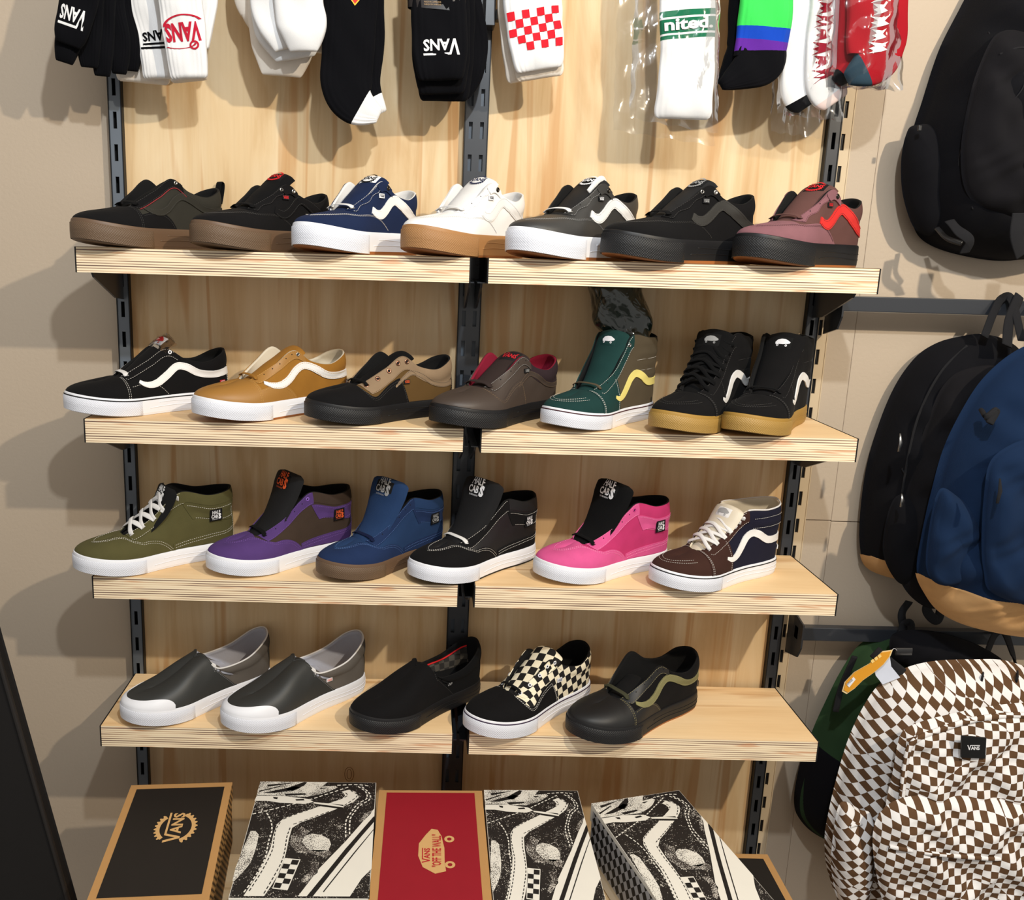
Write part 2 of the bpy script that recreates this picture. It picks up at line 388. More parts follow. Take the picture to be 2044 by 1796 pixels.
        pr = [(-1.2, ot - .5), (.1, ot), (.5, h * .35), (.6, h * .7), (.2, h - 3), (-.6, h - .8), (-2.0, h), (-4, h - .5), (-5.5, h - 4)]
        Vb = np.concatenate([ring(a, b)[:, None] for a, b in pr], 1)
        arc = np.r_[0, np.cumsum(np.linalg.norm(np.diff(P2, axis=0), axis=1))]
        uv = np.stack([np.repeat(arc[:, None], len(pr), 1), np.repeat(np.array([b for a, b in pr])[None], nq, 0)], -1).reshape(-1, 2) * .001
        mesh('midsole', s.m(Vb.reshape(-1, 3)), gridf(nq, len(pr), cu=True), sp['sole'], s.root, True, uv=uv, crease=40)
        # groove line and textured toe bumper
        qb = np.linspace(-g('bump_m', .40), g('bump_l', .43), 90); hb = h - g('bump_gap', 5.5)
        pb = [(.2, 1.0), (1.5, 1.6), (1.9, hb * .5), (1.6, hb - 1), (.2, hb)]
        fade = np.clip(np.minimum(qb - qb[0], qb[-1] - qb) / .012, 0, 1)
        Vb = []
        for a, b in pb:
            p, n = s.out(qb); Vb.append(np.concatenate([p + n * (a * fade + .4)[:, None], (s.zb(p[..., 0]) + b)[:, None]], 1)[:, None])
        Vb = np.concatenate(Vb, 1); P2b, _ = s.out(qb); arc = np.r_[0, np.cumsum(np.linalg.norm(np.diff(P2b, axis=0), axis=1))]
        uv = np.stack([np.repeat(arc[:, None], 5, 1), np.repeat(np.array([b for a, b in pb])[None], len(qb), 0)], -1).reshape(-1, 2) * .001
        mesh('toe_bumper', s.m(Vb.reshape(-1, 3)), gridf(len(qb), 5), g('bumper', sp['sole']), s.root, True, uv=uv, crease=60)
        # side wall grooves behind the bumper
        for a, (qa, qc, zz, ww) in enumerate([(.46, .97, h * .38, 1.5), (.5, .95, h * .62, 1.2)]):
            if g('groove', True):
                qq = np.linspace(qa, qc, 60); zc = zz + 1.5 * np.sin((qq - qa) * 14 + a)
                p, n = s.out(qq); c = np.concatenate([p + n * .75, (s.zb(p[..., 0]) + zc)[:, None]], 1)
                V, Fc = tube(c, 1.6, .9, up=np.concatenate([n, n[:, :1] * 0], 1), n=6); mesh('sidewall_line', s.m(V), Fc, sp['sole'], s.root)
        if g('pin'):
            zc = h - 5.2
            Vb = np.concatenate([ring(a, b)[:, None] for a, b in [(.25, zc), (.95, zc + .2), (.95, zc + 1.7), (.0, zc + 2.0)]], 1)
            mesh('pinstripe', s.m(Vb.reshape(-1, 3)), gridf(nq, 4, cu=True), sp['pin'], s.root)
        # ---- upper, open in the middle
        nq2, nt = 200, 22; q = np.linspace(-1, 1, nq2 + 1)[:-1]; t = np.repeat(np.linspace(0, 1, nt)[None], nq2, 0)
        s.grid('upper', q, t, 0.0, up, skirt=False, closed=True)
        # ---- lining: rim roll + inner wall
        ql = np.linspace(.36, 1.64, 130); th = g('th', 4.0)
        tt = np.array([1.0, 1.0, 1.0, .93, .8, .6, .4, .2, .0]); of = np.array([.1, -th * .45, -th, -th, -th, -th, -th, -th, -th])
        upz = np.array([0, 1.3, 0, 0, 0, 0, 0, 0, 0.])
        Q = np.repeat(ql[:, None], 9, 1); T = np.repeat(tt[None], 130, 0)
        e = crp(s.Em, (ql * 10) % 20); p, n = s.out(ql); n3 = np.concatenate([n, n[:, :1] * 0], 1)
        base = s.S(Q, T); hz = np.clip(e[:, 3], 0, 1)[:, None, None]
        dirn = nrm(s.Nn(Q, T) * .9 + n3[:, None] * .1)
        P = base + dirn * of[None, :, None]; P[..., 2] += upz[None] * np.clip(1 - hz[..., 0], 0, 1)
        mesh('lining', s.m(P).reshape(-1, 3), gridf(130, 9), g('lining', up), s.root, True)
        # insole
        qi = np.linspace(-1, 1, 81)[:-1]; p, n = s.out(qi, 7); z = s.zb(p[:, 0]) + h - 4
        V = np.concatenate([np.concatenate([p, z[:, None]], 1), np.concatenate([p * [1, .3] , z[:, None]], 1)], 0)
        mesh('insole', s.m(V), [(i, (i + 1) % 80, 80 + (i + 1) % 80, 80 + i) for i in range(80)] + [tuple(range(80, 160))], g('insole', g('lining', up)), s.root)
        if g('piping'):
            qq = np.linspace(g('pipe_q', .6), 2 - g('pipe_q', .6), 120); c = s.S(qq, qq * 0 + 1.0); c[:, 2] += .8
            V, Fc = tube(c, 3, 3, n=6); mesh('piping', s.m(V), Fc, sp['piping'], s.root)
        getattr(s, 'k_' + g('style'))()
    # -- shared upper parts
    def elen(s, q):
        return np.linalg.norm(np.diff(s.S(np.full(12, q), np.linspace(0, 1, 12)), axis=0), axis=1).sum()
    def eyestay(s, m_, qa=.395, qb=.66, w=21, eyes=5, ring=None, hole=None, er=2.4, off=1.3, stitch=None, zig=False):
        for sg in (1, -1):
            def t0(x):
                a = abs(x); ww = w * min(1, max(.35, (a - qa) / .03 + .5)) * min(1, (qb - a) / .02 + .45)
                if zig: ww += 2.5 * math.sin((a - qa) * 85)
                return 1 - ww / s.elen(x)
            s.panel('eyestay', sg * qa, sg * qb, t0, 1.0, m_, off, parent=s.root)
            if stitch:
                qq = np.linspace(qa + .01, qb - .012, 50)
                s.stitch([(sg * qq, np.array([t0(sg * x) + 1.6 / s.elen(x) for x in qq])), (sg * qq, 1 - 1.5 / np.array([s.elen(x) for x in qq]))], stitch, off + .3)
        mbr = MB(); mbh = MB(); s.eyes = {}
        for sg in (1, -1):
            for i in range(eyes):
                a = qa + .025 + (qb - .045 - qa - .025) * i / max(1, eyes - 1); tq = 1 - (w * .38) / s.elen(a)
                c = s.SO(np.array(sg * a), np.array(tq), off + .3); n = s.Nn(np.array(sg * a), np.array(tq)); s.eyes[(sg, i)] = (c, n)
                x = nrm(np.cross(n, [0, 0, 1.])); y = np.cross(n, x); big = (ring is not None and (s.sp.get('ring_all') or i == eyes - 1))
                r = er if big else er * .62
                A = np.linspace(0, 2 * np.pi, 13)[:-1]
                mbh.add([(c + n * .15) * .001] + [(c + n * .15 + (x * math.cos(b) + y * math.sin(b)) * r * .62) * .001 for b in A], [(0, j + 1, (j + 1) % 12 + 1) for j in range(12)])
                if big:
                    V = [(c + n * hh + (x * math.cos(b) + y * math.sin(b)) * rr) * .001 for b in A for rr, hh in ((r * .6, .1), (r * .85, .9), (r * 1.25, .7), (r * 1.4, 0))]
                    mbr.add(V, [(4 * j + k, 4 * ((j + 1) % 12) + k, 4 * ((j + 1) % 12) + k + 1, 4 * j + k + 1) for j in range(12) for k in range(3)])
        o = mbh.build('eyelet_holes', hole or M_BLACKHOLE, s.root); o['kind'] = 'stuff'
        if mbr.V: mbr.build('eyelets', ring, s.root, smooth=True)['kind'] = 'stuff'
    def stripe(s, m_, pts=None, w=12.5, off=2.0, stitch=None, taper=.62):
        pts = pts or [(12, 66), (38, 64), (66, 67), (92, 80), (112, 86), (128, 80), (146, 64), (162, 57), (180, 57), (194, 62)]
        dz = (s.h - 31); c = cr(np.array([(x, z + dz + s.sp.get('rise', 0) * .3) for x, z in pts], float), 64)
        T = nrm(np.gradient(c, axis=0)); Nn = np.stack([-T[:, 1], T[:, 0]], 1)
        u = np.linspace(0, 1, 64); ww = w * (1 - taper * np.clip((u - .72) / .28, 0, 1) ** 1.3)
        ks = np.array([-.5, -.5, -.25, 0, .25, .5, .5]); of = np.array([-.4, off, off, off, off, off, -.4])
        XZ = c[:, None] + Nn[:, None] * (ks[None, :, None] * ww[:, None, None]); q, t = s.inv(XZ.reshape(-1, 2))
        P = s.SO(q, t, np.tile(of, 64)[:, None]); V = s.m(P)
        mesh('side_stripe', V, gridf(64, 7) + [tuple(range(7)), tuple(range(63 * 7, 64 * 7))], m_, s.root, True, crease=50)
        if stitch:
            ls = []
            for sd in (-.36, .36):
                e = c + Nn * (sd * ww)[:, None]; ls.append(s.inv(e[2:-2]))
            s.stitch(ls, stitch, off + .2, parent=s.root)
    def tongue(s, m_, path=None, w=(25, 33), th=5, mesh_m=None, label_m=None, logo=None, logo_m=None, lw=.62, lpos=(.78, .96), drop=9, label_t=None):
        if path is None: path = [(214, 58), (190, 70), (165, 84), (140, 98), (118, 110), (104, 116)]
        dz = s.h - 31; path = [(x, z + dz) for x, z in path]; n = 34; c = cr(np.array(path, float), n); T = nrm(np.gradient(c, axis=0))
        Up = np.stack([-T[:, 1], T[:, 0]], 1) * np.where(T[:, :1] < 0, -1, 1)
        L = np.r_[0, np.cumsum(np.linalg.norm(np.diff(c, axis=0), axis=1))]; L /= L[-1]
        def fn(u, v, off):
            x = np.interp(u, L, c[:, 0]); z = np.interp(u, L, c[:, 1]); ux = np.interp(u, L, Up[:, 0]); uz = np.interp(u, L, Up[:, 1])
            wd = w[0] + (w[1] - w[0]) * np.clip(u / .8, 0, 1)
            wd = wd * np.sqrt(np.clip(1 - np.clip((u - .93) / .09, 0, 1) ** 2, .05, 1))
            d = -drop * v ** 2 + off + 1.0 * np.sin(u * 16) * (1 - v * v) * s.sp.get('tw', .6); y = v * wd
            return np.stack([x + ux * d, y + s.sp.get('ty', 0) * u, z + uz * d], -1)
        s.tfn = fn; u = np.linspace(0, 1, 40); v = np.linspace(-1, 1, 15); U, Vv = np.meshgrid(u, v, indexing='ij')
        rnd = np.sqrt(np.clip(1 - np.abs(Vv) ** 6, 0, 1)) * np.sqrt(np.clip(1 - np.clip((U - .93) / .07, 0, 1) ** 3, 0, 1))
        top = fn(U, Vv, th * .5 * rnd); bot = fn(U, Vv, -th * .5 * rnd)
        V = np.concatenate([top.reshape(-1, 3), bot.reshape(-1, 3)]); Fc = gridf(40, 15) + [tuple(600 + i for i in reversed(f)) for f in gridf(40, 15)]
        bd = [i * 15 for i in range(40)] + [39 * 15 + j for j in range(1, 15)] + [i * 15 + 14 for i in range(38, -1, -1)] + [j for j in range(13, 0, -1)]
        Fc += [(bd[i], bd[(i + 1) % len(bd)], 600 + bd[(i + 1) % len(bd)], 600 + bd[i]) for i in range(len(bd))]
        to = mesh('tongue', s.m(V), Fc, m_, s.root, True, uv=np.concatenate([np.stack([U * 100, Vv * 30], -1).reshape(-1, 2)] * 2) * .001, crease=70)
        if label_m:
            uu = np.linspace(lpos[0], lpos[1], 10); vv = np.linspace(-lw, lw, 9); A, Bq = np.meshgrid(uu, vv, indexing='ij')
            of = np.full(A.shape, th * .5 + .9); of[0] = of[-1] = th * .5 - .5; of[:, 0] = of[:, -1] = th * .5 - .5
            lb = mesh('tongue_label', s.m(fn(A, Bq, of)).reshape(-1, 3), gridf(10, 9), label_m, to, True)
        else: lb = to
        if logo is not None:
            V2, f2 = logo; mn, mxx = V2.min(0), V2.max(0); a = (V2 - (mn + mxx) / 2) / (mxx - mn).max(); k = s.sp.get('logo_k', 1.15)
            pc = (lpos[0] + lpos[1]) / 2; vv = a[:, 0] * lw * k * 1.35; Lmm = np.linalg.norm(np.diff(c, axis=0), axis=1).sum()
            uu = pc + a[:, 1] * lw * k * 1.35 * w[1] / Lmm
            mesh('tongue_logo', s.m(fn(uu, vv, th * .5 + 1.6)), f2, logo_m, lb, False)
        return to
    def lace_bar(s, m_, i=0, rise=6, w=7, end=None, nm='lace'):
        (a, na), (b, nb) = s.eyes[(1, i)], s.eyes[(-1, i)]
        mid = (a + b) / 2 + np.array([2, 0, rise]); pts = cr([a - na * 3, a + na * 1.6, a * .7 + mid * .3 + [0, 0, rise * .5], mid, b * .7 + mid * .3 + [0, 0, rise * .5], b + nb * 1.6, b - nb * 3], 30)
        up = np.array([.25, 0, 1.]); V, Fc = tube(pts, np.r_[3, 5, np.full(26, w), 5, 3], 1.7, up=up); return mesh(nm, s.m(V), Fc, m_, s.root)
    def laced(s, m_, n, w=9.5, rise=11, parallel=False):
        for i in range(n):
            for sg in (1, -1):
                a, na = s.eyes[(sg, i)]; b, nb = s.eyes[(-sg, min(i + 1, n - 1))]
                if i == n - 1: b, nb = s.eyes[(-sg, i - 1)]
                if parallel and sg < 0: continue
                k = 1.0 if sg > 0 else .7
                mid = (a + b) / 2 + np.array([3, 0, rise * k + 3]); nn = nrm(na + nb)
                pts = cr([a - na * 1.5, a + na * 2.2, a * .72 + mid * .28 + nn * rise * .45 * k, mid + nn * 1.5, b * .72 + mid * .28 + nn * rise * .45 * k, b + nb * 1.4, b - nb * 1], 26)
                V, Fc = tube(pts, w, 2.0, up=nn); mesh('lace', s.m(V), Fc, m_, s.root)
    def flag(s, m_, q, t, w=11, h=6, txt=None, txt_m=None, logo=None, nm='side_tag', k=.82, off=2.3):
        """small woven tag or patch on the lateral side"""
        c = s.SO(np.array(q), np.array(t), off); n = s.Nn(np.array(q), np.array(t)); z = nrm(np.array([0, 0, 1.]) - n * n[2]); x = np.cross(n, z) * 1.0
        x = np.cross(z, n)
        P = lambda a, b, o: c + x * a * w / 2 + z * b * h / 2 + n * o
        mb = MB(); V = [P(a, b, o) * .001 for o in (-1.2, .4) for a, b in ((-1, -1), (1, -1), (1, 1), (-1, 1))]
        mb.add(V, [(4, 5, 6, 7), (0, 1, 5, 4), (1, 2, 6, 5), (2, 3, 7, 6), (3, 0, 4, 7)]); o = mb.build(nm, m_, s.root)
        if logo is not None:
            V2, f2 = logo; mn, mx = V2.min(0), V2.max(0); d = (V2 - (mn + mx) / 2); sc = min(w * k / (mx - mn)[0], h * k / (mx - mn)[1]); d = d * sc
            mesh('tag_lettering', [(c + x * a + z * b + n * .75) * .001 for a, b in d], f2, txt_m, o, False)
        return o
    def counter(s, m_, qa=.885, t=.6, off=1.1, stitch=None):
        q = np.linspace(qa, 2 - qa, 40); top = t * (1 - .25 * np.abs((q - 1) / (1 - qa)) ** 2); tt = top[:, None] * np.linspace(0, 1, 8)[None]
        s.grid('heel_counter', q, tt, off, m_)
        if stitch: s.stitch([(np.full(30, qa + .008), np.linspace(.04, t * .72, 30)), (np.full(30, qa + .018), np.linspace(.04, t * .72, 30))], stitch, off + .2)
    # -- styles
    def k_oldskool(s):
        g = s.sp.get; st = g('stitch'); cap = g('cap', g('upper'))
        s.panel('toe_cap', -.392, .392, 0.0, 1.0, cap, 1.0, n=70, k=14)
        s.eyestay(g('stay', cap), qa=.385, ring=g('ring'), stitch=st, eyes=g('eyes', 6), er=g('er', 2.6))
        # curved foxing panel under the stripe
        for sg in (1, -1):
            s.panel('quarter_panel', sg * .392, sg * .56, 0.0, lambda x: .40 * (1 - (abs(abs(x) - .41) / .15) ** 2) * (1 if abs(x) < .555 else .5) + .02, cap, 1.0, n=26, k=6)
        if st:
            s.stitch([(np.full(60, .384), np.linspace(.03, .97, 60)), (np.full(60, .375), np.linspace(.03, .97, 60)),
                      (np.linspace(.4, .55, 40), .40 * (1 - (np.abs(np.linspace(.4, .55, 40) - .41) / .15) ** 2) - .03)], st)
        if g('collar'): s.panel('collar', .668, 1.332, lambda x: .62 + .05 * abs(x - 1), 1.0, g('collar'), .6, n=70, k=10)
        s.counter(g('heel', cap), stitch=st)
        s.stripe(g('stripe'), w=g('sw', 12.5), pts=g('spts'), stitch=st)
        s.tongue(g('tongue', cap), path=g('tpath'), w=g('twid', (24, 31)), label_m=g('tlabel'), logo=g('tlogo'), logo_m=g('tlogo_m'), th=g('tth', 5), lpos=g('lpos', (.78, .95)), lw=g('lw', .62))
        if g('lace'): s.lace_bar(g('lace'), rise=g('lrise', 6), w=g('lacew', 7))
        if g('tag'): s.flag(g('tag'), *g('tagpos', (.80, .12)), 12, 6.5, logo=vlogo(), txt_m=g('tag_txt'))
    def k_chunky(s):
        g = s.sp.get; st = g('stitch'); cap = g('cap', g('upper'))
        s.panel('toe_cap', -.36, .36, 0.0, 1.0, cap, .9, n=66, k=12)
        for sg in (1, -1):
            s.panel('mudguard', sg * .36, sg * .60, 0.0, lambda x: .62 * max(0, 1 - ((abs(x) - .36) / .24) ** 1.2) + .02, cap, .9, n=34, k=8)
        if st:
            qq = np.linspace(.02, .585, 90); f = lambda x, d: np.where(x < .36, .62 + d, (.62 + d) * np.clip(1 - (np.clip(x - .36, 0, 1) / .24) ** 1.2, 0, 1))
            s.stitch([(qq, f(qq, -.04)), (qq, f(qq, -.08)), (-qq[:50], f(qq[:50], -.04))], st)
        s.eyestay(g('stay', cap), qa=.385, w=17, qb=.60, ring=g('ring'), eyes=4, er=2.6, stitch=st, zig=True)
        # upper eyelet tab
        for sg in (1, -1):
            s.panel('eyelet_tab', sg * .555, sg * .665, lambda x: 1 - 23 * min(1, (.675 - abs(x)) / .03 + .1) * min(1, (abs(x) - .545) / .02) / s.elen(x), 1.0, g('stay', cap), 2.4, n=22, k=8)
        (c, n) = (s.SO(np.array(.628), np.array(1 - 10 / s.elen(.628)), 3.4), s.Nn(np.array(.628), np.array(.9)))
        x = nrm(np.cross(n, [0, 0, 1.])); y = np.cross(n, x); A = np.linspace(0, 2 * np.pi, 17)[:-1]
        V = [(c + n * hh + (x * math.cos(b) + y * math.sin(b)) * rr) * .001 for b in A for rr, hh in ((0.1, -.2), (2.0, .0), (2.6, .9), (3.8, .7), (4.2, -.4))]
        mesh('top_eyelet', V, gridf(16, 5, cu=True), g('ring') or M_DARKMETAL, s.root)
        if g('collar'): s.panel('collar', .668, 1.332, lambda x: .55, 1.0, g('collar'), .6, n=70, k=10)
        s.counter(g('heel', cap), qa=.88, t=.38, stitch=st)
        s.stripe(g('stripe'), taper=.25, w=g('sw', 16.5), pts=g('spts', [(14, 50), (38, 56), (62, 68), (84, 80), (98, 86), (110, 82), (126, 68), (140, 60), (154, 60), (166, 66)]), stitch=st)
        s.tongue(g('tongue', cap), path=g('tpath', [(214, 58), (190, 72), (165, 90), (140, 108), (120, 122), (108, 128)]), w=(25, 34), th=9, label_m=g('tlabel'), logo=gearlogo(), logo_m=g('tlogo_m'), lpos=(.78, .96), lw=.6)
        if g('lace'): s.lace_bar(g('lace'), rise=7, w=9)
        if g('tag'): s.flag(g('tag'), .56, .66, 14, 7.5, logo=vlogo(), txt_m=g('tag_txt'))
    def k_era(s):
        g = s.sp.get; st = g('stitch'); cap = g('cap')
        f = lambda x: 1.0 if abs(x) < .33 else (.30 + .70 * (1 - min(1, (abs(x) - .33) / .075)) ** 1.6 if abs(x) < .42 else .30 + .18 * math.sin((abs(x) - .42) / .16 * math.pi * .75)) * (1 if abs(x) < .545 else max(.05, 1 - (abs(x) - .545) / .035))
        s.panel('toe_cap', -.58, .58, 0.0, f, cap, 1.1, n=120, k=12)
        if st:
            qq = np.linspace(.34, .572, 70); a = np.array([f(x) for x in qq])
            s.stitch([(qq, a - .05), (qq, a - .1), (-qq[:30], a[:30] - .05)], st, 1.3)
        s.eyestay(g('stay', g('upper')), qa=.375, ring=g('ring'), stitch=g('stitch2'), eyes=5, er=g('er', 2.8), w=g('stay_w', 21))
        if g('band'):
            for sg in (1,):
                c = [(14, 58), (40, 56), (66, 62), (92, 76), (112, 82), (130, 74), (150, 60)]
                s.stripe(g('band'), pts=c, w=9, off=1.2, stitch=st)
        if g('collar'): s.panel('collar', .64, 1.36, lambda x: .52, 1.0, g('collar'), .7, n=70, k=10)
        s.counter(g('heel', cap), qa=.895, t=.66, stitch=g('stitch2') or st)
        s.tongue(g('tongue', g('upper')), path=g('tpath'), label_m=g('tlabel'), logo=g('tlogo'), logo_m=g('tlogo_m'), lpos=(.74, .95))
        if g('lace'): s.lace_bar(g('lace'), rise=g('lrise', 7), w=g('lacew', 6))
        if g('tag'): s.flag(g('tag'), *g('tagpos', (.60, .40)), 13, 7, logo=vlogo(), txt_m=g('tag_txt'))
    def k_slip(s):
        g = s.sp.get; st = g('stitch'); vamp = g('vamp')
        f = lambda x: 1.0 if abs(x) < .60 else 1.0
        s.panel('vamp', -.55, .55, 0.0, 1.0, vamp, 1.2, n=120, k=16)
        for sg in (1, -1):
            s.panel('vamp_wing', sg * .548, sg * .64, 0.0, lambda x: max(.05, .50 * max(0, 1 - (abs(x) - .548) / .088) ** .75), vamp, 1.0, n=20, k=8)
            s.panel('elastic_gore', sg * .545, sg * .628, lambda x: .38 + .60 * max(0, (abs(x) - .545) / .083), .985, g('gore'), .75, n=14, k=6)
        if st:
            q1 = np.linspace(.552, .63, 30); s.stitch([(q1, np.maximum(.06, .50 * np.clip(1 - (q1 - .548) / .088, 0, 1) ** .75) - .035), (q1 * 0 + .543, np.linspace(.42, .97, 30))], st, 1.5)
        s.counter(g('heel', vamp), qa=.90, t=.96)
        if g('guard'):
            s.panel('toe_guard', -.30, .33, 0.0, lambda x: .36 * math.sqrt(max(0, 1 - (max(0, abs(x) - .18) / .155) ** 2)) + .02, g('guard'), 2.4, n=90, k=8, label='white rubber toe guard')
        # tongue lip
        qq = np.r_[np.linspace(.63, .405, 26), np.linspace(-.405, -.63, 26)]; c = s.SO(qq, qq * 0 + 1.0, .8); V, Fc = tube(c, 2.6, 3.2, n=6); mesh('binding', s.m(V), Fc, vamp, s.root)
        s.tongue(g('tongue', vamp), path=[(190, 66), (172, 78), (158, 86), (146, 91), (138, 93)], w=(20, 25), th=3, drop=6)
        if g('tag'): s.flag(g('tag'), .628, .34, 13, 6, logo=g('tag_logo') if g('tag_logo') is not None else vlogo(), txt_m=g('tag_txt'))
    def k_cab(s):
        g = s.sp.get; st = g('stitch'); cap = g('cap', g('upper'))
        f = lambda x: .78 if abs(x) < .36 else .78 - .36 * min(1, (abs(x) - .36) / .07) if abs(x) < .43 else .42 - .40 * max(0, (abs(x) - .43) / .13) ** 1.5
        s.panel('toe_cap', -.56, .56, 0.0, f, cap, 1.0, n=120, k=10)
        # vamp apron with its own edge
        s.panel('vamp_apron', -.33, .33, lambda x: .80 - .10 * (abs(x) < .2), 1.0, g('apron', cap), 1.3 if g('apron') else .9, n=60, k=8)
        for sg in (1, -1):      # straps: ankle panel and its lower arm
            s.panel('side_panel', sg * .67, sg * .93, lambda x: .46 + .05 * math.sin((abs(x) - .67) * 20), .78, g('side', cap), 1.0, n=30, k=10)
            s.panel('lower_strap', sg * .55, sg * .93, .03, lambda x: .12 + .17 * (abs(x) - .55) / .38, g('strap', cap), .9, n=40, k=6)
        if st:
            qq = np.linspace(.0, .55, 90); a = np.array([f(x) for x in qq]); qe = np.linspace(.69, .92, 40); qs = np.linspace(.56, .9, 60)
            qa = np.linspace(-.30, .30, 70)
            s.stitch([(qq, a - .03), (-qq[:55], a[:55] - .03), (qe, qe * 0 + .75), (qe, qe * 0 + .49), (qs, .09 + .17 * (qs - .55) / .38), (qs, .05 + .17 * (qs - .55) / .38),
                      (qq, a - .08), (np.full(30, .915), np.linspace(.05, .72, 30))], st, 1.3)
        s.eyestay(g('stay', cap), qa=.385, qb=.70, w=25, ring=g('ring'), eyes=g('eyes', 6), er=2.8, stitch=st)
        if g('collar'): s.panel('collar', .69, 1.31, .82, 1.0, g('collar'), .9, n=70, k=8)
        s.counter(g('heel', cap), qa=.915, t=.50)
        tp = g('tpath', [(212, 60), (188, 76), (169, 98), (153, 127), (141, 156), (132, 174)])
        s.tongue(g('tongue', cap), path=tp, w=g('twid', (28, 48)), th=g('tth', 12), drop=8, label_m=g('tlabel'), logo=halfcab(), logo_m=g('tlogo_m'), lpos=(.78, .95), lw=.5)
        if g('lace'): s.lace_bar(g('lace'), rise=7, w=8)
        if g('laces'): s.laced(g('laces'), g('eyes', 6))
        # ankle patch
        s.flag(g('patch', M_BLKCLOTH), .80, .60, 25, 22, logo=halfcab(), txt_m=g('patch_txt'), nm='ankle_patch', k=.8, off=3.0)
        if g('loop'):
            pts = cr([(150, 24, 86), (140, 27, 100), (128, 30, 104), (136, 26, 92)], 20); V, Fc = tube(pts, 8, 2, up=(0, 1, 0)); mesh('lace_loop', s.m(V), Fc, g('loop'), s.root)
    def k_hi(s):
        g = s.sp.get; st = g('stitch'); cap = g('cap', g('upper'))
        s.panel('toe_cap', -.36, .36, 0.0, 1.0, cap, .8, n=66, k=12)
        for sg in (1, -1):
            s.panel('quarter_panel', sg * .355, sg * .50, 0.0, 1.0, g('quarter', cap), 1.6, n=30, k=14)
        if st:
            q0 = np.linspace(-.28, .28, 60)
            s.stitch([(np.full(50, .365), np.linspace(.03, .97, 50)), (np.full(50, .373), np.linspace(.03, .97, 50)), (np.full(60, .49), np.linspace(.03, .8, 60)),
                      (q0, .45 + .0 * q0), (q0 * .9, .55 + 0 * q0), (-np.full(50, .365), np.linspace(.03, .97, 50))], st, 1.9)
            for zz in g('ribs', (98, 119)):
                q, t = s.line_side([(100, zz), (60, zz + 1), (14, zz + 1)], 40); s.stitch([(q, t)], st, .8)
        s.eyestay(g('stay', cap), qa=.39, qb=.705, w=24, ring=g('ring'), eyes=g('eyes', 7), er=2.8, stitch=st, off=2.0)
        s.counter(g('heel', cap), qa=.93, t=.34)
        sp_ = g('spts', [(6, 74), (30, 74), (58, 76), (80, 88), (98, 94), (112, 88), (128, 70), (142, 57), (156, 52), (170, 56)])
        s.stripe(g('stripe'), pts=sp_, w=14, stitch=None)
        s.tongue(g('tongue', cap), path=g('tpath', [(212, 60), (188, 76), (168, 100), (150, 130), (136, 158), (128, 174)]), w=(25, 34), th=7, drop=9, label_m=g('tlabel'), logo=g('tlogo'), logo_m=g('tlogo_m'), lpos=(.76, .93), lw=.5)
        if g('lace'): s.lace_bar(g('lace'), rise=8, w=6)
        if g('laces'): s.laced(g('laces'), g('eyes', 7), rise=g('lrise', 10), w=g('lacew', 7.5))
        if g('tag'): s.flag(g('tag'), .90, .17, 12, 8, logo=g('tag_logo'), txt_m=g('tag_txt'))
M_BLACKHOLE = mat('eyelet_dark', (14, 13, 13), .9, bump=0)
M_DARKMETAL = metal('dark_metal', (70, 66, 62), .35)
M_BLKCLOTH = fabric('black_cloth', (22, 21, 23))
#SHOES
# palette of shoe stuffs
BK = suede('black_suede', (15, 14, 15)); BKL = leather('black_leather', (26, 26, 27)); BKF = fabric('black_canvas', (16, 16, 17)); BKL2 = mat('soft_black_lining', (11, 11, 12), .95, bump=.3)
WH = mat('white_leather', (232, 230, 228), .5, .03, .1, 700); WHF = fabric('white_fabric', (226, 224, 222)); WR = rubber('white_rubber', (226, 227, 233)); WRD = diamond('white_bumper', (222, 224, 233))
STW = mat('white_thread', (225, 220, 212), .8, bump=0); STK = mat('dark_thread', (70, 68, 66), .8, bump=0)
BR = rubber('black_rubber', (22, 22, 24)); BRD = diamond('black_bumper', (25, 25, 27)); GUMD = rubber('dark_gum', (98, 76, 58)); GUMDD = diamond('dark_gum_bumper', (100, 79, 60))
GUM = rubber('gum_rubber', (158, 114, 70)); GUMP = diamond('gum_bumper', (162, 118, 74)); GUMG = rubber('amber_gum', (160, 124, 58)); GUMGD = diamond('amber_gum_bumper', (168, 132, 66), .5)
GUMO = rubber('gum_outsole', (150, 92, 48)); NAVY = suede('navy_suede', (24, 36, 66)); NAVYM = fabric('navy_mesh', (36, 58, 94))
CREAM = leather('cream_lining', (206, 196, 176)); OCH = suede('ochre_suede', (148, 102, 40)); OCHS = leather('ochre_smooth', (154, 110, 52))
OLV = suede('olive_suede', (80, 76, 46)); OLD_ = suede('brown_suede', (60, 48, 40)); PUR = suede('purple_suede', (78, 54, 108)); PINK = suede('pink_suede', (206, 84, 138)); PINK2 = suede('deep_pink_suede', (184, 52, 104))
TEAL = suede('forest_suede', (24, 54, 52)); CAMO = fabric('khaki_brown_canvas', (84, 74, 58)); YEL = leather('pale_yellow_leather', (232, 216, 128)); MAU = suede('mauve_suede', (126, 86, 92)); MAUF = fabric('mauve_twill', (96, 66, 62))
RED = leather('red_leather', (212, 48, 44)); REDT = mat('red_thread', (206, 34, 38), .8, bump=0); DKB = suede('dark_brown_suede', (58, 36, 30)); NVC = fabric('navy_canvas', (30, 30, 46)); CHAR = leather('charcoal_nubuck', (50, 49, 48)); CHART = fabric('charcoal_twill', (52, 50, 44))
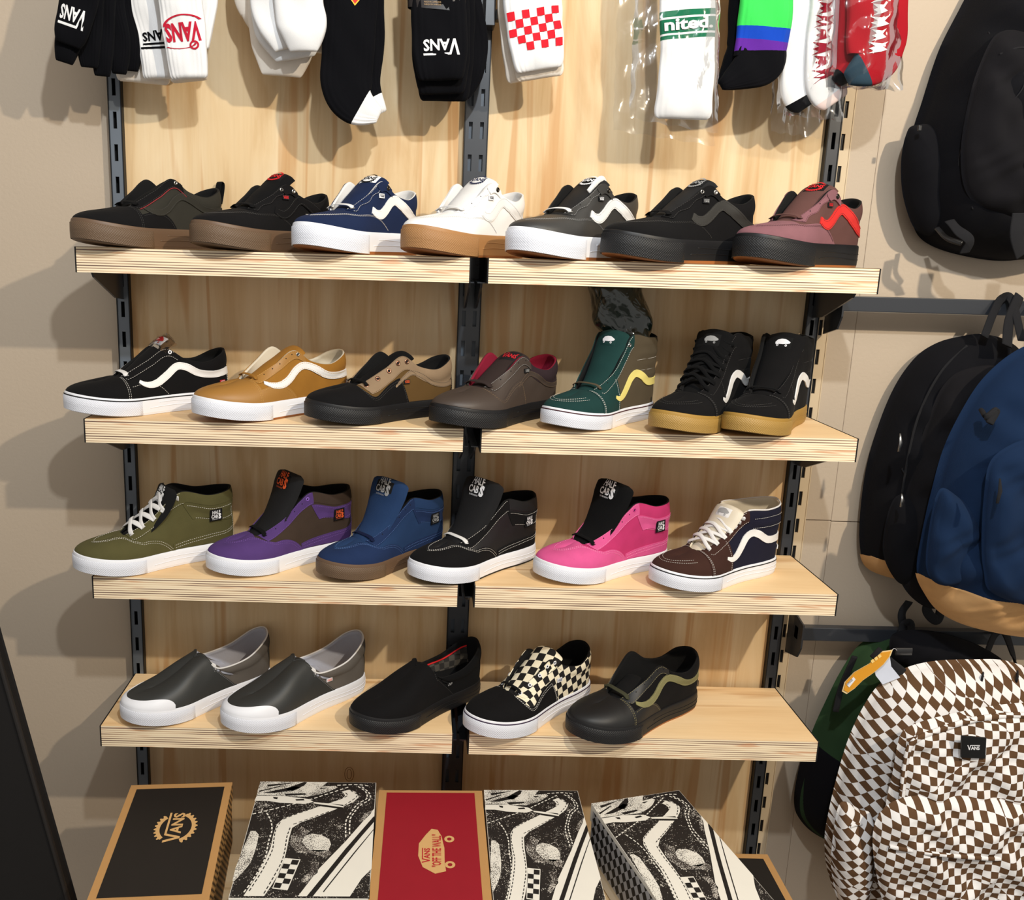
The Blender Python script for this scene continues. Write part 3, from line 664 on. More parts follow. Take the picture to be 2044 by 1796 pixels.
TAU = suede('taupe_suede', (138, 116, 92)); BRC = fabric('brown_canvas', (98, 74, 42)); GRC = leather('dark_brown_nubuck', (66, 56, 50)); CHC = fabric('grey_canvas', (98, 92, 86)); DGR = leather('dark_grey_nubuck', (48, 49, 48)); WINE = fabric('wine_lining', (130, 28, 50))
OLVG = mat('olive_chenille', (124, 120, 82), .95, .25, .9, 900); OLVL = fabric('olive_lace', (66, 66, 50)); ORT = mat('orange_thread', (222, 90, 42), .7, bump=0); RTAG = mat('red_tag', (190, 34, 44), .7); SILV = metal('silver_metal', (190, 188, 184), .3)
BLKM = mat('black_mesh', (28, 28, 30), .7, .1, .8, 700, kind='weave'); GREYL = mat('grey_lining', (168, 170, 182), .9, .05, .3, 700); MUST = mat('mustard_insole', (214, 156, 36), .8)
CHK = checker_mat('cream_black_check', (232, 222, 196), (30, 28, 28), .0135, rot=.25); DCHK = checker_mat('grey_check_print', (46, 44, 42), (76, 72, 66), .012)
STG = mat('olive_thread', (150, 140, 100), .8, bump=0); STB = mat('blue_thread', (86, 116, 170), .8, bump=0); STP = mat('pale_pink_thread', (240, 150, 190), .8, bump=0); STV = mat('violet_thread', (120, 86, 160), .8, bump=0); STO = mat('ochre_thread', (206, 160, 90), .8, bump=0); STM = mat('dark_mauve_thread', (70, 40, 46), .8, bump=0)
TAGW = mat('white_tag', (226, 226, 230), .7); TAGK = mat('black_tag', (24, 24, 26), .7); TAGG = mat('grey_print', (150, 150, 150), .7); BRWN = mat('brown_ink', (110, 90, 70), .8)
CABPT = [(214, 58), (190, 68), (168, 84), (150, 104), (138, 126), (130, 146)]

SHOES = [
 # top shelf
 ('skate_shoe', 'black skate shoe with dark gum sole and red piping, leftmost on the top shelf',
  dict(kind='low', style='oldskool', upper=CHART, cap=BK, stay=BK, sole=GUMD, bumper=GUMDD, stripe=CHART, stitch=STK, ring=SILV, eyes=6, lace=BKF, lacew=10, tongue=BKF, open=4, openm=9, lining=BKL2, redline=True, h=34, rise=4, pulltab=True, heel=BK), 1),
 ('skate_shoe', 'black skate shoe with dark gum sole and red tongue logo on the top shelf',
  dict(kind='low', style='chunky', upper=BK, stripe=BK, sole=GUMD, bumper=GUMDD, stitch=STK, ring=SILV, lace=BKF, tongue=BKF, tlabel=BKL2, tlogo_m=REDT, open=6, openm=10, lining=BKL2, h=36, tag=TAGK, tag_txt=REDT, rise=-3), 1),
 ('skate_shoe', 'navy suede skate shoe with white side stripe and white sole on the top shelf',
  dict(kind='low', style='chunky', upper=NAVY, stripe=WH, sole=WR, bumper=WRD, outsole=GUMO, stitch=STW, lace=WHF, tongue=NAVY, tlabel=WH, tlogo_m=TAGK, open=6, openm=12, lining=WHF, h=38, rise=6, tag=TAGW, tag_txt=TAGK, out_h=5), 1),
 ('skate_shoe', 'all-white skate shoe on a caramel gum sole, middle of the top shelf',
  dict(kind='low', style='chunky', upper=WH, stripe=WH, sole=GUM, bumper=GUMP, stitch=mat('grey_thread', (186, 186, 190), .8, bump=0), lace=WHF, tongue=WHF, tlabel=WHF, tlogo_m=mat('navy_ink', (36, 42, 74), .7, bump=0), open=6, openm=12, lining=WHF, h=38, rise=6, tag=TAGW, tag_txt=TAGK, outsole=GUMO), 1),
 ('skate_shoe', 'charcoal skate shoe with white side stripe and white sole on the top shelf',
  dict(kind='low', style='chunky', upper=CHAR, stripe=WH, sole=WR, bumper=WRD, outsole=GUMO, stitch=TAGG, lace=WHF, tongue=BLKM, tlabel=BKL2, tlogo_m=TAGW, open=6, openm=10, lining=BKL2, h=38, rise=6, tag=TAGK, tag_txt=TAGW, loopw=WHF, out_h=5), 1),
 ('skate_shoe', 'all-black chunky skate shoe with black sole, beside the mauve shoe on the top shelf',
  dict(kind='low', style='chunky', upper=BK, stripe=leather('black_stripe_leather', (48, 47, 44)), sole=BR, bumper=BRD, outsole=GUMO, stitch=STK, ring=SILV, lace=BKF, tongue=BLKM, tlabel=BKL2, tlogo_m=TAGG, open=7, openm=11, lining=BKL2, h=38, rise=6, tag=TAGK, tag_txt=TAGG, out_h=5), 1),
 ('skate_shoe', 'mauve suede skate shoe with bright red side stripe, rightmost on the top shelf',
  dict(kind='low', style='chunky', upper=MAUF, cap=MAU, stripe=RED, sole=BR, bumper=BRD, outsole=GUMO, stitch=STM, lace=MAUF, tongue=MAUF, tlabel=BKL2, tlogo_m=REDT, open=6, openm=10, lining=BKL2, h=38, rise=6, tag=TAGK, tag_txt=REDT), 1),
 # second shelf
 ('skate_shoe', 'black skate shoe with white stripe and red heel tag, leftmost on the second shelf',
  dict(kind='low', style='oldskool', upper=BK, stripe=WH, sole=WR, bumper=WRD, stitch=STW, ring=TAGW, eyes=4, lace=WHF, lacew=9, tongue=BK, tlabel=TAGW, tlogo=skateboard(), tlogo_m=REDT, tpath=[(214, 58), (190, 74), (165, 93), (142, 112), (126, 124), (114, 131)], open=0, openm=2, lining=BKL2, tag=RTAG, tagpos=(.82, .28), tag_txt=TAGW, pin=TAGK, collar=BK,
       spts=[(8, 66), (40, 62), (72, 66), (96, 78), (114, 80), (134, 66), (154, 54), (172, 52), (186, 58)], sw=13, bag=True), 2),
 ('skate_shoe', 'ochre suede skate shoe with white side stripe on the second shelf',
  dict(kind='low', style='oldskool', upper=OCH, cap=OCHS, stripe=WH, sole=WR, bumper=WRD, outsole=GUMO, stitch=STO, ring=SILV, eyes=7, lace=OCH, lacew=6, tongue=OCH, open=4, openm=8, lining=CREAM, tag=leather('brown_tag', (96, 56, 30)), tagpos=(.87, .30), tag_txt=TAGW), 2),
 ('skate_shoe', 'black and taupe suede skate shoe with copper eyelets and orange tag on the second shelf',
  dict(kind='low', style='era', upper=BRC, cap=BK, stay=TAU, collar=TAU, sole=BR, bumper=BRD, stitch=STK, stitch2=BRWN, ring=metal('copper_metal', (150, 110, 90), .35), ring_all=True, er=3.4, eyes=5, lace=BKF, tongue=BKF, open=3, openm=8, lining=BKL2, tag=TAGK, tag_txt=ORT, band=TAU, heel=BK, stay_w=34, tagpos=(.575, .36)), 2),
 ('skate_shoe', 'dark brown leather skate shoe with wine red lining and black sole on the second shelf',
  dict(kind='low', style='era', upper=GRC, cap=GRC, collar=fabric('dark_plum_canvas', (52, 40, 44)), sole=BR, bumper=BRD, stitch=BRWN, stitch2=TAGG, eyes=4, lace=fabric('dark_brown_lace', (52, 42, 40)), lacew=10, tongue=fabric('dark_brown_lace', (52, 42, 40)), tlabel=TAGK, tlogo=vlogo(), tlogo_m=RTAG, open=5, openm=9, lining=WINE, tag=TAGK, tag_txt=TAGG, band=GRC, tagpos=(.60, .62)), 2),
 ('high_top_shoe', 'dark green suede high-top with pale yellow side stripe on the second shelf',
  dict(kind='hi', style='hi', upper=CAMO, cap=TEAL, stay=TEAL, stripe=YEL, sole=WR, bumper=WRD, stitch=STW, ring=SILV, lace=CAMO, tongue=TEAL, tlabel=TEAL, tlogo=skateboard(), tlogo_m=TAGW, open=7, openm=9, lining=BKL2, pin=mat('oxblood_line', (66, 24, 34), .6, bump=0)), 2),
 ('high_top_shoe', 'fully laced black high-top with amber gum sole on the second shelf',
  dict(kind='hi', style='hi', upper=BK, stripe=WH, sole=GUMG, bumper=GUMGD, stitch=STK, laces=BKF, tongue=BKF, tlabel=BKL2, tlogo=skateboard(), tlogo_m=TAGG, open=2, lining=BKL2, lrise=16, lacew=7), 2),
 ('high_top_shoe', 'unlaced black high-top with amber gum sole, rightmost on the second shelf',
  dict(kind='hi', style='hi', upper=BK, stripe=WH, sole=GUMG, bumper=GUMGD, stitch=STK, lace=BKF, tongue=BK, tlabel=BKL2, tlogo=skateboard(), tlogo_m=TAGW, open=5, lining=BKL2, ty=9), 2),
 # third shelf
 ('mid_top_shoe', 'olive green suede mid-top fully laced with white laces on the third shelf',
  dict(kind='cab', style='cab', upper=OLV, collar=OLV, side=OLV, sole=WR, bumper=WRD, stitch=STW, laces=WHF, tongue=BKL2, tpath=CABPT, tth=7, open=0, openm=0, lining=BKL2, patch_txt=TAGW), 3),
 ('mid_top_shoe', 'purple suede mid-top with orange lettering and black mesh tongue on the third shelf',
  dict(kind='cab', style='cab', upper=OLD_, cap=PUR, side=PUR, strap=PUR, heel=PUR, collar=OLD_, sole=WR, bumper=WRD, stitch=STV, lace=BKF, tongue=BLKM, tlabel=BKL2, ty=-4, tlogo_m=ORT, open=8, openm=9, lining=BKL2, patch_txt=ORT, ring=mat('violet_ring', (130, 90, 180), .5)), 3),
 ('mid_top_shoe', 'navy mid-top with tall blue mesh tongue and brown sole on the third shelf',
  dict(kind='cab', style='cab', upper=NAVYM, cap=suede('mid_navy_suede', (28, 44, 78)), apron=NAVYM, collar=NAVYM, sole=GUMD, bumper=GUMDD, stitch=STB, lace=fabric('dark_navy_lace', (20, 28, 58)), tongue=NAVYM, tlabel=BKL2, tlogo_m=TAGG, open=10, openm=11, lining=BKL2, patch_txt=TAGG, ty=-5, twid=(30, 52), tth=16), 3),
 ('mid_top_shoe', 'black mid-top with white stitching and tall black mesh tongue on the third shelf',
  dict(kind='cab', style='cab', upper=BKL, cap=BK, apron=BKL, collar=BKL, sole=WR, bumper=WRD, stitch=STW, lace=WHF, tongue=BLKM, tlabel=BKL2, tlogo_m=TAGW, open=11, openm=11, lining=BKL2, patch_txt=TAGW, ty=-5, twid=(30, 52), tth=16, loop=WHF, outsole=BR), 3),
 ('mid_top_shoe', 'pink suede mid-top skate shoe with black tongue on the third shelf',
  dict(kind='cab', style='cab', upper=PINK2, cap=PINK, side=PINK, strap=PINK, heel=PINK, sole=WR, bumper=WRD, stitch=STP, lace=BKF, tongue=BKF, tlabel=BKL2, tlogo_m=TAGW, open=9, openm=10, lining=BKL2, patch_txt=TAGW, ring=mat('magenta_ring', (190, 50, 130), .5), ty=-5, twid=(30, 51)), 3),
 ('mid_top_shoe', 'dark brown and navy mid-top with white laces, rightmost on the third shelf',
  dict(kind='mid', style='hi', upper=NVC, cap=DKB, stay=DKB, stripe=WH, sole=WR, bumper=WRD, stitch=STW, laces=WHF, tongue=CREAM, tlabel=WHF, tlogo=skateboard(), tlogo_m=TAGG, lining=CREAM, piping=WHF, pipe_q=.7, ring=TAGW, pin=TAGK, open=0, eyes=7, ribs=(103, 122),
       tpath=[(212, 60), (188, 76), (168, 96), (150, 118), (138, 134), (130, 144)], tag=TAGW, tag_logo=None, checktag=True), 3),
 # bottom shelf
 ('slip_on_shoe', 'charcoal slip-on shoe with white rubber toe guard, leftmost on the bottom shelf',
  dict(kind='slip', style='slip', upper=CHC, vamp=DGR, heel=DGR, sole=WR, bumper=WRD, guard=WR, gore=WHF, lining=GREYL, insole=MUST, piping=WHF, stitch=TAGG), 4),
 ('slip_on_shoe', 'charcoal slip-on shoe with white toe guard and small white side tag',
  dict(kind='slip', style='slip', upper=CHC, vamp=DGR, heel=DGR, sole=WR, bumper=WRD, guard=WR, gore=WHF, lining=GREYL, insole=MUST, piping=WHF, stitch=TAGG, tag=TAGW, tag_txt=ORT, tongue_tab=True), 4),
 ('slip_on_shoe', 'all-black suede slip-on shoe with red inner trim on the bottom shelf',
  dict(kind='slip', style='slip', upper=BKF, vamp=BK, heel=BK, sole=BR, bumper=BRD, gore=BKF, lining=BKL2, insole=DCHK, stitch=STK, tag=TAGK, tag_logo='check', tag_txt=TAGG, redcollar=True), 4),
 ('skate_shoe', 'black shoe with cream and black checkered canvas sides on the bottom shelf',
  dict(kind='low', style='era', upper=CHK, cap=BK, stay=CHK, heel=BK, sole=WR, bumper=WRD, stitch=STW, ring=TAGW, ring_all=True, er=2.6, eyes=5, lace=BKF, lacew=6, tongue=CHK, open=-2, openm=0, lining=BKL2, tag=TAGW, tag_txt=mat('navy_ink', (36, 42, 74)), pin=mat('dark_plum_line', (50, 30, 60), .6, bump=0), rise=-3), 4),
 ('skate_shoe', 'black leather low skate shoe with olive chenille side stripe, rightmost on the bottom shelf',
  dict(kind='low', style='oldskool', upper=BK, cap=BKL, stay=BKL, stripe=OLVG, sole=BR, bumper=BRD, outsole=GUMO, stitch=STG, ring=None, eyes=6, lace=OLVL, lacew=8, tongue=BKL2, tpath=[(210, 56), (190, 64), (165, 74), (145, 82)], open=3, openm=7, lining=BKL2, tag=TAGK, tagpos=(.86, .25), tag_txt=TAGG, collar=BK), 4),
]
TGT = [(143, 443, 486), (383, 655, 497), (587, 829, 508), (800, 1047, 513), (1008, 1274, 519), (1197, 1508, 522), (1460, 1722, 529),
 (127, 457, 832), (385, 692, 837), (607, 904, 849), (857, 1112, 854), (1078, 1312, 859), (1289, 1508, 861), (1436, 1628, 867),
 (143, 470, 1152), (410, 704, 1152), (631, 885, 1159), (813, 1072, 1167), (1063, 1338, 1168), (1294, 1560, 1183),
 (240, 540, 1449), (439, 731, 1466), (697, 960, 1467), (923, 1181, 1477), (1127, 1397, 1489)]
POS = []
POS = [(-0.5801, -0.0278, 4.0674, 1.2005), (-0.34, -0.0277, 4.0659, 1.2071), (-0.1446, -0.0269, 4.0921, 1.1965), (0.097, -0.0293, 4.0197, 1.2212), (0.349, -0.0536, 3.8755, 1.254), (0.5913, -0.1255, 3.5985, 1.2489), (0.8353, -0.0804, 3.7675, 1.253), (-0.5676, -0.0351, 3.8179, 1.2333), (-0.2926, -0.0338, 3.8706, 1.2725), (-0.0469, -0.0602, 3.7876, 1.2383), (0.1927, -0.0316, 3.9513, 1.2766), (0.4185, -0.0446, 3.9023, 1.1775), (0.6372, -0.0301, 3.9902, 1.2189), (0.7755, -0.0286, 4.0456, 1.2052), (-0.5515, -0.0739, 3.7383, 1.2159), (-0.2759, -0.042, 3.7976, 1.212), (-0.0582, -0.0437, 3.8797, 1.1623), (0.1645, -0.0544, 3.8241, 1.2011), (0.4795, -0.0769, 3.6393, 1.2106), (0.7262, -0.1072, 3.6477, 1.1889), (-0.4777, -0.0338, 3.8611, 1.2544), (-0.2409, -0.0465, 3.8716, 1.2815), (0.0456, -0.0554, 3.8367, 1.2354), (0.3179, -0.0501, 3.8423, 1.2915), (0.5758, -0.086, 3.7374, 1.3077)]
SHELFZ = {1: 1.5842, 2: 1.2315, 3: .8826, 4: .5262}
def checks(n=3, m=3):
    V = []; Fc = []
    for i in range(n):
        for j in range(m):
            if (i + j) % 2 == 0:
                k = len(V); V += [(i, j), (i + 1, j), (i + 1, j + 1), (i, j + 1)]; Fc.append((k, k + 1, k + 2, k + 3))
    return np.array(V, float), Fc
def build_shoes():
    out = []
    for i, (nm, lab, sp, row) in enumerate(SHOES):
        x, y, rz, sc = POS[i]
        if sp.get('tag_logo') == 'check': sp['tag_logo'] = checks(4, 2)
        if sp.get('checktag'): sp['tag_logo'] = checks(5, 3); sp['tag_txt'] = TAGK
        s = Shoe(nm, lab, sp, (x, y, SHELFZ[row] + .0006), rz, sc); s.build(); out.append(s)
        if sp.get('redline'):
            q = np.linspace(.40, .66, 50); L_ = np.array([s.elen(a) for a in q]); c = s.SO(q, 1 - 22.5 / L_, 1.6); V, Fc = tube(c, 1.8, 1.2, up=s.Nn(q, q * 0 + .8), n=6)
            mesh('red_piping', s.m(V), Fc, mat('dark_red_piping', (128, 40, 44), .7), s.root)
        if sp.get('pulltab'):
            c = cr([(9, 0, 92), (1, 0, 108), (-3, 0, 122), (-7, 0, 124), (-10, 0, 118), (-7, 0, 100), (-3, 0, 84)], 30); V, Fc = tube(c, 16, 2, up=(1, 0, .2)); mesh('pull_tab', s.m(V), Fc, BKF, s.root)
        if sp.get('loopw'):
            c = cr([(150, 20, 104 + 7), (128, 22, 124 + 7), (112, 21, 134), (108, 22, 122), (120, 24, 112)], 30); V, Fc = tube(c, 10, 2, up=(0, 1, .3)); mesh('lace_loop', s.m(V), Fc, sp['loopw'], s.root)
        if sp.get('redcollar'):
            q = np.linspace(-.93, -.70, 40); c = s.SO(q, q * 0 + .80, -5.5); V, Fc = tube(c, 3.5, 3, n=6); mesh('red_trim', s.m(V), Fc, REDT, s.root)
            q = np.linspace(-.93, -.66, 40); t = np.linspace(.3, .76, 8)[None].repeat(40, 0); Q = q[:, None].repeat(8, 1); P = s.SO(Q, t, -5.2)
            mesh('lining_print', s.m(P).reshape(-1, 3), gridf(40, 8), DCHK, s.root, uv=(P[..., [0, 2]] * .001).reshape(-1, 2))
        if sp.get('bag'):
            P = s.tfn(*np.meshgrid(np.linspace(.72, 1.12, 14), np.linspace(-1.25, 1.3, 16), indexing='ij'), 6.0); P = P + rng.normal(0, 1.0, P.shape)
            mesh('plastic_film', s.m(P).reshape(-1, 3), gridf(14, 16), M_FILM, s.root)
    return out
# clear film
def film(name, tint=(.97, .97, .97), a=.0, rough=.12, bscale=9, bs=.22):
    m = bpy.data.materials.new(name); m.use_nodes = True; nt = m.node_tree; L = nt.links; nt.nodes.remove(nt.nodes['Principled BSDF'])
    out = nt.nodes['Material Output']; tr = N(nt, 'ShaderNodeBsdfTransparent'); tr.inputs[0].default_value = (*tint, 1)
    gl = N(nt, 'ShaderNodeBsdfGlossy'); gl.inputs['Roughness'].default_value = rough; gl.inputs[0].default_value = (1, 1, 1, 1)
    mx = N(nt, 'ShaderNodeMixShader'); fr = N(nt, 'ShaderNodeFresnel', IOR=1.5); ma = N(nt, 'ShaderNodeMath', operation='ADD'); ma.inputs[1].default_value = a; ma.use_clamp = True
    tc = N(nt, 'ShaderNodeTexCoord'); nz = N(nt, 'ShaderNodeTexNoise', Scale=float(bscale), Detail=3.0); nz.inputs['Distortion'].default_value = 1.2
    bp = N(nt, 'ShaderNodeBump', Strength=bs, Distance=.012); L.new(tc.outputs['Object'], nz.inputs[0]); L.new(nz.outputs[0], bp.inputs['Height'])
    L.new(bp.outputs[0], gl.inputs['Normal']); L.new(bp.outputs[0], fr.inputs['Normal'])
    fm = N(nt, 'ShaderNodeMath', operation='MULTIPLY'); fm.inputs[1].default_value = .6; L.new(fr.outputs[0], fm.inputs[0]); L.new(fm.outputs[0], ma.inputs[0]); L.new(ma.outputs[0], mx.inputs[0]); L.new(tr.outputs[0], mx.inputs[1]); L.new(gl.outputs[0], mx.inputs[2]); L.new(mx.outputs[0], out.inputs[0])
    return m
M_FILM = film('clear_film')

# ------------------------------------------------------------------ wood
def plywood(name, vertical=True, c1=(218, 190, 148), c2=(196, 158, 110), c3=(228, 206, 170)):
    m = bpy.data.materials.new(name); m.use_nodes = True; nt = m.node_tree; L = nt.links; b = nt.nodes['Principled BSDF']
    b.inputs['Roughness'].default_value = .55; b.inputs['Specular IOR Level'].default_value = .3
    tc = N(nt, 'ShaderNodeTexCoord'); mp = N(nt, 'ShaderNodeMapping'); mp.inputs['Scale'].default_value = (7.5, 1, .75) if vertical else (.9, 6, 1)
    L.new(tc.outputs['Object'], mp.inputs[0])
    n1 = N(nt, 'ShaderNodeTexNoise', Scale=1.6, Detail=5.0, Roughness=.55); n1.inputs['Distortion'].default_value = .9; L.new(mp.outputs[0], n1.inputs[0])
    r1 = N(nt, 'ShaderNodeValToRGB'); e = r1.color_ramp.elements; e[0].position = .30; e[0].color = (*lin(c2), 1); e[1].position = .72; e[1].color = (*lin(c3), 1)
    e2 = r1.color_ramp.elements.new(.50); e2.color = (*lin(c1), 1); L.new(n1.outputs[0], r1.inputs[0])
    mp2 = N(nt, 'ShaderNodeMapping'); mp2.inputs['Scale'].default_value = (90, 1, 2.2) if vertical else (2.2, 90, 1); L.new(tc.outputs['Object'], mp2.inputs[0])
    n2 = N(nt, 'ShaderNodeTexNoise', Scale=1.5, Detail=3.0); L.new(mp2.outputs[0], n2.inputs[0])
    mx = N(nt, 'ShaderNodeMix', data_type='RGBA', blend_type='MULTIPLY'); r2 = N(nt, 'ShaderNodeValToRGB'); r2.color_ramp.elements[0].position = .3; r2.color_ramp.elements[0].color = (.88, .85, .80, 1); r2.color_ramp.elements[1].position = .6
    L.new(n2.outputs[0], r2.inputs[0]); mx.inputs[0].default_value = .3; L.new(r1.outputs[0], mx.inputs[6]); L.new(r2.outputs[0], mx.inputs[7])
    # darker heart streaks
    mp3 = N(nt, 'ShaderNodeMapping'); mp3.inputs['Scale'].default_value = (11, 1, .5) if vertical else (.5, 9, 1); mp3.inputs['Location'].default_value = (3.1, 0, 1.7); L.new(tc.outputs['Object'], mp3.inputs[0])
    n3 = N(nt, 'ShaderNodeTexNoise', Scale=1.1, Detail=2.0); n3.inputs['Distortion'].default_value = 2.2; L.new(mp3.outputs[0], n3.inputs[0])
    r3 = N(nt, 'ShaderNodeValToRGB'); q = r3.color_ramp.elements; q[0].position = .57; q[0].color = (0, 0, 0, 1); q[1].position = .66; q[1].color = (1, 1, 1, 1); L.new(n3.outputs[0], r3.inputs[0])
    sc = N(nt, 'ShaderNodeMath', operation='MULTIPLY'); sc.inputs[1].default_value = .6; L.new(r3.outputs[0], sc.inputs[0])
    m3 = N(nt, 'ShaderNodeMix', data_type='RGBA'); m3.inputs[7].default_value = (*lin((190, 138, 82)), 1); L.new(sc.outputs[0], m3.inputs[0]); L.new(mx.outputs[2], m3.inputs[6])
    L.new(m3.outputs[2], b.inputs['Base Color'])
    bp = N(nt, 'ShaderNodeBump', Strength=.08, Distance=.001); L.new(n2.outputs[0], bp.inputs['Height']); L.new(bp.outputs[0], b.inputs['Normal'])
    return m
def plyedge(name):
    m = bpy.data.materials.new(name); m.use_nodes = True; nt = m.node_tree; L = nt.links; b = nt.nodes['Principled BSDF']; b.inputs['Roughness'].default_value = .6
    tc = N(nt, 'ShaderNodeTexCoord'); sx = N(nt, 'ShaderNodeSeparateXYZ'); L.new(tc.outputs['Object'], sx.inputs[0])
    mp = N(nt, 'ShaderNodeMapping'); mp.inputs['Scale'].default_value = (5, 5, 330); L.new(tc.outputs['Object'], mp.inputs[0])
    n1 = N(nt, 'ShaderNodeTexNoise', Scale=1.0, Detail=2.0); L.new(mp.outputs[0], n1.inputs[0])
    mu = N(nt, 'ShaderNodeMath', operation='MULTIPLY'); mu.inputs[1].default_value = 2 * math.pi / .0052; L.new(sx.outputs[2], mu.inputs[0])
    n2 = N(nt, 'ShaderNodeTexNoise', Scale=3.0, Detail=2.0); L.new(tc.outputs['Object'], n2.inputs[0])
    ad = N(nt, 'ShaderNodeMath', operation='ADD'); L.new(mu.outputs[0], ad.inputs[0]); L.new(n2.outputs[0], ad.inputs[1])
    sn = N(nt, 'ShaderNodeMath', operation='SINE'); L.new(ad.outputs[0], sn.inputs[0])
    ma = N(nt, 'ShaderNodeMath', operation='MULTIPLY_ADD'); L.new(sn.outputs[0], ma.inputs[0]); ma.inputs[1].default_value = .24; L.new(n1.outputs[0], ma.inputs[2])
    rp = N(nt, 'ShaderNodeValToRGB'); e = rp.color_ramp.elements; e[0].position = .24; e[0].color = (*lin((112, 90, 78)), 1); e[1].position = .56; e[1].color = (*lin((240, 222, 190)), 1)
    e3 = rp.color_ramp.elements.new(.36); e3.color = (*lin((212, 182, 148)), 1); L.new(ma.outputs[0], rp.inputs[0])
    # reddish patches and knots
    mp2 = N(nt, 'ShaderNodeMapping'); mp2.inputs['Scale'].default_value = (9, 9, 120); L.new(tc.outputs['Object'], mp2.inputs[0])
    n3 = N(nt, 'ShaderNodeTexNoise', Scale=1.0, Detail=1.0); L.new(mp2.outputs[0], n3.inputs[0])
    r3 = N(nt, 'ShaderNodeValToRGB'); q = r3.color_ramp.elements; q[0].position = .64; q[0].color = (0, 0, 0, 1); q[1].position = .72; q[1].color = (.6, .6, .6, 1); L.new(n3.outputs[0], r3.inputs[0])
    mx = N(nt, 'ShaderNodeMix', data_type='RGBA'); mx.inputs[7].default_value = (*lin((196, 130, 84)), 1); L.new(r3.outputs[0], mx.inputs[0]); L.new(rp.outputs[0], mx.inputs[6])
    L.new(mx.outputs[2], b.inputs['Base Color'])
    return m
PLYV = plywood('panel_plywood'); PLYH = plywood('shelf_plywood', False, (238, 204, 156), (226, 188, 138), (244, 216, 174)); EDGE = plyedge('plywood_edge')
PAINT = mat('taupe_paint', (182, 166, 147), .62, .02, .5, 120, .35, vscale=3)
STEEL = mat('black_steel', (42, 45, 51), .38, .03, 0, spec=.6, coat=.25); STEELG = mat('grey_steel', (96, 104, 114), .4, .03, 0, spec=.6); CREAMST = mat('cream_steel', (200, 180, 150), .45, .02, 0)
BLKEDGE = mat('black_laminate', (18, 18, 19), .45, .02, 0)

# ------------------------------------------------------------------ room
def struct(o): o['kind'] = 'structure'; return o
mb = MB(); mb.box((-3, 0.012, -.9), (3.2, .12, 4.6)); w = struct(mb.build('wall_back', PAINT))
xs = [-3, -.0, .915, 1.9, 3.2]
for i in range(4):
    zc = [(-.9, 4.6)] if i != 2 else [(-.9, .965), (.967, 4.6)]
    if i == 0: zc = [(-.9, 4.6)]
    if i == 1: zc = [(-.9, .967), (.969, 4.6)]
    for a, b in zc:
        mb = MB(); mb.box((xs[i] + .0003, 0, a), (xs[i + 1] - .0003, .013, b)); bevel(mb.build('wall_panel', PAINT, w), .0008, 1)
mb = MB(); mb.box((-3, -6, -1.0), (3.2, .12, -.9)); struct(mb.build('floor', mat('grey_concrete', (120, 116, 110), .6, .1, .2, 60)))
mb = MB(); mb.box((-3, -6, 4.6), (3.2, .12, 4.7)); struct(mb.build('ceiling', mat('white_ceiling', (210, 206, 198), .9, .02, 0)))
# plywood back panel between the uprights
mb = MB(); mb.box((-.7915, -.008, -.9), (.7855, -.0005, 2.5)); bp_ = tag(mb.build('plywood_panel', PLYV), 'pale plywood backing panel fixed on the wall behind the shelves', 'panel')
# knots in the veneer
for (u, v, r) in [(697, 1545, .006), (1280, 665, .004)]:
    c = at(u, v, -.0085)
    for k in range(2):
        a = np.linspace(0, 2 * np.pi, 24)[:-1]; V, Fc = tube(np.array([(c[0] + r * (1 + k) * math.cos(t), -.0084, c[2] + r * (2.4 + k) * math.sin(t)) for t in np.r_[a, a[:2]]]), .0012, .0004, up=(0, 1, 0), n=4)
        mesh('knot', V, Fc, mat('knot_brown', (120, 76, 44), .7), bp_)

